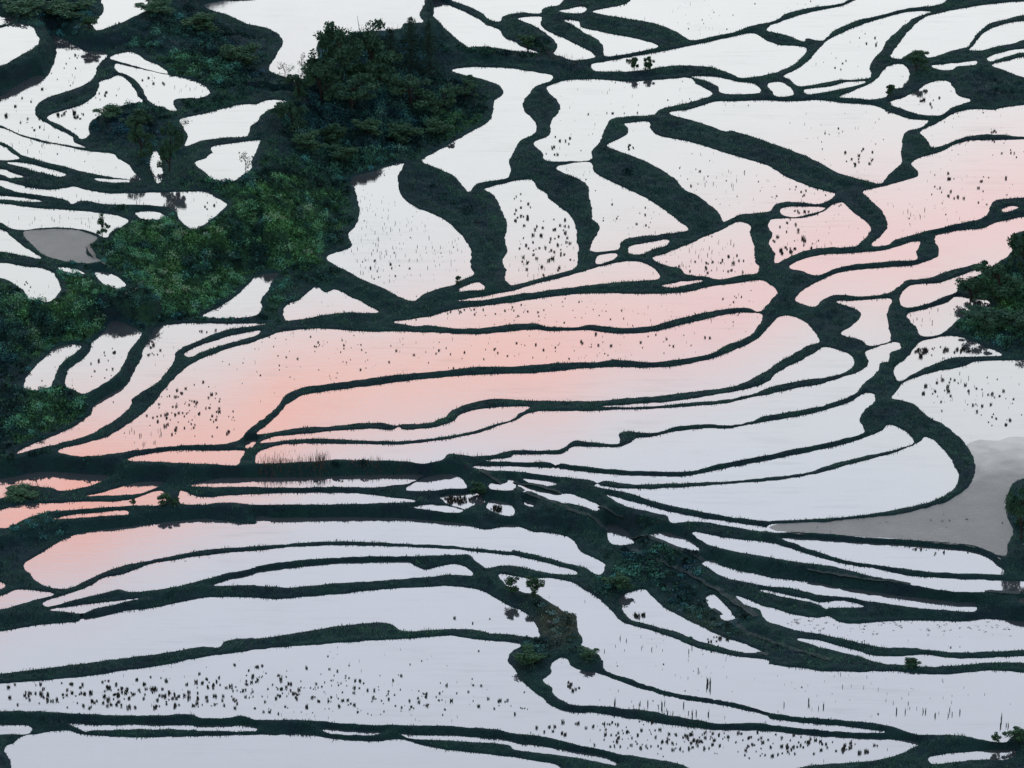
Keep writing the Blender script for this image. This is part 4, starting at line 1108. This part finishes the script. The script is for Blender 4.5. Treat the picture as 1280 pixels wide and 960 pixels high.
def tint_for(P, cv, rg=rng):
    n = len(P)
    r_ = rg.random(n)[:, None]
    patch = (0.5 + 0.5 * np.clip(fbm(P[:, 0] * 0.12, P[:, 1] * 0.12, 77, 4), -1, 1))[:, None]
    patch = np.clip(patch + 0.38 * fbm(P[:, 0] * 0.55, P[:, 1] * 0.40, 87, 3)[:, None], 0, 1.2)
    dark = np.array([0.005, 0.017, 0.024]); grass = np.array([0.027, 0.084, 0.068])
    lush = np.array([0.105, 0.265, 0.075]); brown = np.array([0.085, 0.080, 0.046])
    c = dark + (grass - dark) * np.clip(0.7 * r_ + 0.7 * patch - 0.35, 0, 1)
    g = np.clip(cv, 0, 1)[:, None] * np.clip(1.7 * patch - 0.15, 0.15, 0.9)
    c = c + (lush * (0.5 + 0.6 * r_) - c) * np.clip(g, 0, 1)
    b_ = np.clip(-cv, 0, 1)[:, None] * (0.4 + 0.6 * r_)
    return c + (brown - c) * b_


GRID_AREA = DX * DY
land = (~wet) & (Dl > 0.12)
jj, ii = np.nonzero(land)
Dsel = Dl[jj, ii]
# short grass along the bunds
pick = rng.random(len(jj)) < np.where(Dsel < 3.0, 0.80, 0.35)
J, I = jj[pick], ii[pick]
P = np.column_stack([CX[J, I] + rng.uniform(-DX, DX, len(J)) * 0.5, CY[J, I] + rng.uniform(-DY, DY, len(J)) * 0.5])
P = np.column_stack([P, ground_z(P[:, 0], P[:, 1]) - 0.03])
cv = cover[J, I]
hh = rng.uniform(0.10, 0.28, len(J)) * (1 + 0.8 * np.clip(fbm(P[:, 0] * 0.6, P[:, 1] * 0.6, 9, 4), -0.9, 1.2)) + 0.12 * np.clip(Dl[J, I] - 1, 0, 2) * rng.random(len(J))
V, q, t = blades(P, hh, rng.uniform(0.035, 0.085, len(J)), rng.uniform(0.1, 0.8, len(J)))
# bund tops: trodden, greener grass, painted lighter as if sunlit; cut faces left dark
slope = np.hypot(np.gradient(Z, DY, axis=0), np.gradient(Z, DX, axis=1))[J, I]
top = (1 - sstep(slope, 0.25, 0.75)) * (Dsel[pick] < 3.0)
tg = tint_for(P, cv)
tg = tg * (1.15 + 1.3 * top[:, None] * np.array([1.7, 1.2, 0.5]))
me = blade_mesh('grass', V, q, t, tg, 5)
link('grass', me, kind='stuff')
print('grass blades', len(J))

# leafy undergrowth on the broad slopes: clumps of small leaves
deep = (~wet) & (Dl > 1.1) & ((np.abs(cover) > 0.08) | (Dl > 4.5))
jj, ii = np.nonzero(deep)
wgt = np.clip(0.35 + 0.8 * np.abs(cover[jj, ii]) + 0.5 * fbm(CX[jj, ii] * 0.1, CY[jj, ii] * 0.1, 55, 3), 0.05, 2)
nc = 7500
ch = rng.choice(len(jj), nc, replace=False, p=wgt / wgt.sum())
J, I = jj[ch], ii[ch]
cr_ = rng.uniform(0.35, 1.0, nc) * np.clip(0.45 + Dl[J, I] * 0.16, 0.5, 1.15)
NL = 26
th = rng.uniform(0, 2 * math.pi, (nc, NL)); u_ = rng.random((nc, NL)) ** 0.5; ph = rng.random((nc, NL))
lx = np.cos(th) * u_ * cr_[:, None]; ly = np.sin(th) * u_ * cr_[:, None]
lz = (1 - u_ ** 2) ** 0.5 * cr_[:, None] * (0.35 + 0.65 * ph) * 0.95
px_ = (CX[J, I][:, None] + lx).ravel(); py_ = (CY[J, I][:, None] + ly).ravel()
dry_ok = ground_z(px_, py_)
P = np.column_stack([px_, py_, dry_ok + lz.ravel()])
ci = np.clip(((px_ - X0) / DX).round().astype(int), 0, nx - 1); cj = np.clip(((py_ - Y0) / DY).round().astype(int), 0, ny - 1)
keep = ~wet[cj, ci]
P = P[keep]
cvl = np.repeat(cover[J, I] * rng.uniform(0.6, 1.15, nc), NL)[keep]
shade_seed = np.repeat(rng.uniform(0.6, 1.7, nc), NL)[keep]


def leaves(P, size, rg=rng):
    n = len(P)
    d = rg.normal(size=(n, 3)); d /= np.linalg.norm(d, axis=1)[:, None]
    e = rg.normal(size=(n, 3)); e -= d * (d * e).sum(1)[:, None]; e /= np.linalg.norm(e, axis=1)[:, None]
    d = d * size[:, None]; e = e * (size * 0.55)[:, None]
    v = np.stack([P - d, P + e, P + d, P - e], 1).reshape(-1, 3)
    return v, np.arange(n)[:, None] * 4 + np.arange(4)[None, :]


V, q = leaves(P, rng.uniform(0.13, 0.28, len(P)))
me = mesh_from('undergrowth', V, q, M_BLADE)
c = me.color_attributes.new('tint', 'FLOAT_COLOR', 'POINT')
tt = tint_for(P, cvl) * shade_seed[:, None]
c.data.foreach_set('color', np.repeat(np.column_stack([tt, np.ones(len(tt))]), 4, 0).astype(np.float32).ravel())
link('undergrowth', me, kind='stuff')

# thickets: bushes grown into one another on the hills
tv, tq, tcol, off = [], [], [], 0
for (cx, cy, rx, ry, n, rad, hf) in THICKETS:
    a = rng.uniform(0, 2 * math.pi, n); u_ = np.sqrt(rng.random(n))
    bx, by = cx + rx * u_ * np.cos(a), cy + ry * u_ * np.sin(a)
    for x, y in zip(bx, by):
        i_, j_ = int((x - X0) / DX), int((y - Y0) / DY)
        if not (0 <= i_ < nx and 0 <= j_ < ny) or wet[j_, i_] or Dl[j_, i_] < 0.5:
            continue
        r_ = rad * rng.uniform(0.5, 1.25) * min(1.0, 0.45 + Dl[j_, i_] * 0.25)
        m = int(70 * r_ * r_ + 30)
        g = rng.normal(size=(m, 3)); g /= np.linalg.norm(g, axis=1)[:, None]
        g *= (rng.random((m, 1)) ** 0.35) * (1 + 0.35 * np.sin(3 * g[:, :1] * 4 + x) * np.cos(4 * g[:, 1:2] * 3 + y))
        p = np.column_stack([x + g[:, 0] * r_, y + g[:, 1] * r_, ground_z(x, y) + np.abs(g[:, 2]) * r_ * hf * 1.25])
        v, q_ = leaves(p, rng.uniform(0.09, 0.19, m))
        tv.append(v); tq.append(q_ + off); off += len(v)
        tone = rng.uniform(1.6, 4.4) * (0.75 + 0.5 * rng.random((m, 1)))
        hue = rng.choice(3, p=[0.55, 0.3, 0.15])
        extra = np.array([[1, 1, 1], [0.9, 1.05, 1.25], [1.35, 0.95, 1.15]])[hue]
        tcol.append(np.repeat(np.clip(tint_for(p, np.full(m, cover[j_, i_])) * tone * extra, 0, 0.4), 4, 0))
me = mesh_from('thicket', np.concatenate(tv), np.concatenate(tq), M_BLADE)
c = me.color_attributes.new('tint', 'FLOAT_COLOR', 'POINT')
tc_ = np.concatenate(tcol)
c.data.foreach_set('color', np.column_stack([tc_, np.ones(len(tc_))]).astype(np.float32).ravel())
link('thicket', me, kind='stuff')
print('thicket leaves', len(tc_) // 4)

# reeds and tall grass fringes
for pl, h, n in REED_STRIPS:
    A = np.array(pl)
    s = np.concatenate([[0], np.cumsum(np.hypot(*np.diff(A, axis=0).T))])
    t_ = rng.random(n) * s[-1]
    dens = vnoise(t_ * 0.5, t_ * 0 + 3.3, 8)
    t_ = np.clip(t_ + dens * 0.5, 0.02, s[-1])
    P = np.column_stack([np.interp(t_, s, A[:, 0]), np.interp(t_, s, A[:, 1])]) + rng.normal(size=(n, 2)) * np.array([0.3, 1.5])
    P = np.column_stack([P, ground_z(P[:, 0], P[:, 1]) - 0.05])
    hh = h * rng.uniform(0.35, 1.0, n) * np.clip(0.75 + 0.3 * vnoise(P[:, 0] * 0.5, P[:, 1] * 0, 12), 0.4, 1.1)
    V, q, t = blades(P, hh, rng.uniform(0.018, 0.040, n), rng.uniform(0.02, 0.25, n))
    link('reeds', mesh_from('reeds', V, [q, t], M_REED), kind='stuff')


# ------------------------------------------------------------------ trees and shrubs
def tube(path, radii, seg=6):
    path = np.asarray(path, float)
    T_ = np.gradient(path, axis=0)
    V, F = [], []
    for p, t, r in zip(path, T_, radii):
        t = t / np.linalg.norm(t)
        a = np.cross(t, (0.3, 1, 0.1)); a /= np.linalg.norm(a)
        b = np.cross(t, a)
        for k in range(seg):
            an = 2 * math.pi * k / seg
            V.append(p + r * (math.cos(an) * a + math.sin(an) * b))
    for i in range(len(path) - 1):
        for k in range(seg):
            k2 = (k + 1) % seg
            F.append((i * seg + k, i * seg + k2, (i + 1) * seg + k2, (i + 1) * seg + k))
    return np.array(V), np.array(F)


def join(parts):
    V, F, o = [], [], 0
    for v, f in parts:
        V.append(v); F.append(f + o); o += len(v)
    return np.concatenate(V), np.concatenate(F)


def tree_meshes(kind, seed):
    """trunk with limbs and a crown of leaves, one unit tall and one unit wide"""
    rg = np.random.default_rng(seed)
    limbs, tips = [], []
    if kind == 'conifer':
        limbs.append(tube([(0, 0, -0.03), (0.01, 0, 0.3), (0, 0.01, 0.65), (0, 0, 0.98)], [0.03, 0.024, 0.014, 0.004]))
        P, S_ = [], []
        for k in range(46):
            z = 0.10 + 0.86 * (k / 46) ** 0.9
            L = 0.5 * (1 - z) ** 0.75 * rg.uniform(0.65, 1.1) + 0.03
            a = k * 2.4 + rg.uniform(-0.4, 0.4)
            tip = np.array([math.cos(a) * L, math.sin(a) * L, z - 0.10 * L + rg.uniform(-0.01, 0.02)])
            st = np.array([0, 0, z])
            limbs.append(tube([st, (st + tip) / 2 + (0, 0, 0.01), tip], [0.007, 0.005, 0.002], 4))
            m = int(26 + 110 * L)
            f = rg.random(m) ** 0.7
            q = st + (tip - st) * f[:, None] + rg.normal(size=(m, 3)) * np.array([0.045, 0.045, 0.016])
            P.append(q)
        P = np.concatenate(P)
        size = rg.uniform(0.012, 0.028, len(P))
    else:
        nl = {'broad': 9, 'shrub': 8, 'sapling': 9}[kind]
        z0 = {'broad': 0.08, 'shrub': 0.02, 'sapling': 0.2}[kind]
        if kind != 'shrub':
            limbs.append(tube([(0, 0, -0.04), (0.015, 0.01, z0), (-0.01, 0.02, 0.45), (0.01, 0, 0.72)],
                              [0.04, 0.03, 0.02, 0.008] if kind == 'broad' else [0.018, 0.014, 0.01, 0.004]))
        P, Sz = [], []
        for k in range(nl):
            a = 2 * math.pi * k / nl + rg.uniform(-0.35, 0.35)
            if kind == 'shrub':
                st = np.array([rg.uniform(-.05, .05), rg.uniform(-.05, .05), -0.03])
                tip = np.array([math.cos(a) * rg.uniform(0.1, 0.38), math.sin(a) * rg.uniform(0.1, 0.38), rg.uniform(0.35, 0.85)])
            else:
                st = np.array([0, 0.01, z0 + (0.66 - z0) * k / nl])
                tip = np.array([math.cos(a) * rg.uniform(0.18, 0.40), math.sin(a) * rg.uniform(0.18, 0.40), min(0.9, st[2] + rg.uniform(0.12, 0.32))])
            mid = (st + tip) / 2 + rg.normal(size=3) * 0.03
            r0 = {'broad': 0.016, 'shrub': 0.012, 'sapling': 0.008}[kind]
            limbs.append(tube([st, mid, tip], [r0, r0 * 0.7, r0 * 0.3], 5))
            tips.append(tip)
            for _ in range(2):
                t2 = tip + rg.normal(size=3) * np.array([0.12, 0.12, 0.10])
                limbs.append(tube([mid, (mid + t2) / 2 + rg.normal(size=3) * 0.02, t2], [r0 * 0.6, r0 * 0.4, r0 * 0.2], 4))
                tips.append(t2)
        tips.append(np.array([0, 0, 0.86])); tips.append(np.array([0.06, -0.04, 0.8]))
        per = {'broad': 120, 'shrub': 120, 'sapling': 9}[kind]
        rad = {'broad': 0.125, 'shrub': 0.15, 'sapling': 0.10}[kind]
        for tp in tips:
            m = int(per * rg.uniform(0.5, 1.4))
            g = rg.normal(size=(m, 3)); g /= np.linalg.norm(g, axis=1)[:, None]
            q = tp + g * (rad * rg.uniform(0.6, 1.3) * rg.random((m, 1)) ** 0.45) * np.array([1, 1, 0.8])
            P.append(q)
        P = np.concatenate(P)
        rr = np.hypot(P[:, 0], P[:, 1])
        P = P[(rr < 0.56) & (P[:, 2] < 1.03) & (P[:, 2] > (0.06 if kind == 'broad' else 0.0))]
        size = rg.uniform(0.020, 0.042, len(P)) * {'broad': 1.0, 'shrub': 1.25, 'sapling': 1.0}[kind]
    V, F = join(limbs)
    trunk = mesh_from(kind + '_trunk', V, F, M_BARK, True)
    V, F = leaves(P, size, rg)
    crown = mesh_from(kind + '_crown', V, F, {'conifer': M_NEEDLE, 'broad': M_LEAF, 'shrub': M_SHRUB, 'sapling': M_LEAF}[kind])
    return trunk, crown


NAMES = {'conifer': ('conifer_tree', 'tree'), 'broad': ('leafy_tree', 'tree'), 'shrub': ('shrub', 'shrub'), 'sapling': ('sapling', 'tree')}
GROUPS = {'conifer': 'pointed trees of the hilltop grove', 'broad': 'dark leafy trees among the terraces', 'shrub': 'bushes on the bunds and slopes', 'sapling': 'sparse young trees by the ponds'}
variants = {k: [tree_meshes(k, 100 + 17 * j + len(k)) for j in range(5 if k == 'broad' else 4)] for k in NAMES}
for j, (kind, x, y, h, wd, lab) in enumerate(PLANTS):
    tr, cw = variants[kind][j % len(variants[kind])]
    if kind == 'broad' and h < 4.5:
        nm, cat, grp = 'leafy_bush', 'bush', 'large leafy bushes and low trees'
    else:
        (nm, cat), grp = NAMES[kind], GROUPS[kind]
    root = link(nm, None)
    root.location = (x, y, float(ground_z(x, y)) - 0.08)
    root.rotation_euler = (random.uniform(-.06, .06), random.uniform(-.06, .06), random.uniform(0, 6.28))
    root['label'] = lab
    root['category'] = cat
    root['group'] = grp
    for part, me in (('trunk', tr), ('crown', cw)):
        c = link(part, me, root)
        c.scale = (wd * 1.05, wd * 1.05, h)

# ------------------------------------------------------------------ rice stubble standing in the water
def tuft_mesh(kind, seed):
    rg = np.random.default_rng(seed)
    n = (22, 7, 16)[kind]
    r_ = (0.20, 0.045, 0.30)[kind]
    a = rg.uniform(0, 6.28, n); u = rg.random(n) ** 0.6
    P = np.column_stack([np.cos(a) * u * r_, np.sin(a) * u * r_ * (0.8 if kind != 2 else 0.6), np.full(n, -0.06)])
    h = rg.uniform(0.22, 0.50, n) if kind == 0 else (rg.uniform(0.25, 0.75, n) if kind == 1 else rg.uniform(0.08, 0.18, n))
    V, q, t = blades(P, h, rg.uniform(0.025, 0.05, n), rg.uniform(0.05, 0.55, n) if kind != 1 else rg.uniform(0.02, 0.2, n), rg)
    return V, q, t


TUFTS = [[tuft_mesh(k, 500 + 10 * k + j) for j in range(6)] for k in range(3)]
TUFT_ME = [[mesh_from('rice_tuft', v, [q, t], M_STUBBLE) for v, q, t in row] for row in TUFTS]
spots = []
for (i, cx, cy, rx, ry, n, s, kind) in TUFT_PATCHES:
    z, Q, N = ponds[i]
    got = 0
    for _ in range(n * 6):
        if got >= n:
            break
        a, u = random.uniform(0, 6.283), math.sqrt(random.random())
        x, y = cx + rx * u * math.cos(a) * 1.15, cy + ry * u * math.sin(a) * 1.15
        ci, cj = int((x - X0) / DX), int((y - Y0) / DY)
        if not (0 <= ci < nx and 0 <= cj < ny) or own[cj, ci] != i:
            continue
        sz = s * random.choice((0.4, 0.5, 0.6, 0.7, 0.85, 1.0, 1.15))
        spots.append((sz * (0.7 if kind == 1 else 1.0), x, y, z, kind, i, sz))
        got += 1
for i in SPECKLED:
    z, Q, N = ponds[i]
    x0, x1, y0, y1 = max(-95, Q[:, 0].min()), min(95, Q[:, 0].max()), Q[:, 1].min(), Q[:, 1].max()
    for _ in range(int((x1 - x0) * (y1 - y0) * 0.16)):
        x, y = random.uniform(x0, x1), random.uniform(y0, y1)
        ci, cj = int((x - X0) / DX), int((y - Y0) / DY)
        if not (0 <= ci < nx and 0 <= cj < ny) or own[cj, ci] != i or Dm[cj, ci] > -0.4:
            continue
        if float(vnoise(np.array(x * 0.16), np.array(y * 0.09), 61)) < random.uniform(-0.7, 0.9):
            continue
        sz = random.uniform(0.25, 0.6)
        spots.append((sz * 0.5, x, y, z, random.choice((0, 1, 1, 2)), i, sz))
spots.sort(key=lambda t: -t[0])
print('tufts', len(spots))
rest_v, rest_q, rest_t, off = [], [], [], 0
for k, (key, x, y, z, kind, i, sz) in enumerate(spots):
    j = random.randrange(6)
    rot = random.uniform(0, 6.283)
    if k < 300:
        o = link('rice_tuft', TUFT_ME[kind][j])
        o.location = (x, y, z)
        o.rotation_euler = (0, 0, rot)
        o.scale = (sz * 0.88, sz * 0.88, sz * random.uniform(0.65, 1.05))
        Qx = ponds[i][1][:, 0]
        fx = (x - max(Qx.min(), -82)) / (min(Qx.max(), 82) - max(Qx.min(), -82))
        zone = ('left end', 'left half', 'middle', 'right half', 'right end')[min(4, max(0, int(fx * 5)))]
        o['label'] = ('thick ' if sz > 1.5 else 'middling ' if sz > 1.1 else 'slight ') + TUFT_KIND[kind] + ' ' + WHERE.get(i, 'in a pale flooded paddy') + ', ' + zone
        o['category'] = 'rice stubble'
        o['group'] = TUFT_KIND[kind] + 's ' + WHERE.get(i, 'in a pale flooded paddy')
    else:
        v, q, t = TUFTS[kind][j]
        c_, s_ = math.cos(rot), math.sin(rot)
        vv = np.column_stack([(v[:, 0] * c_ - v[:, 1] * s_) * sz + x, (v[:, 0] * s_ + v[:, 1] * c_) * sz + y, v[:, 2] * sz + z])
        rest_v.append(vv); rest_q.append(q + off); rest_t.append(t + off); off += len(vv)
link('rice_stubble', mesh_from('rice_stubble', np.concatenate(rest_v), [np.concatenate(rest_q), np.concatenate(rest_t)], M_STUBBLE), kind='stuff')
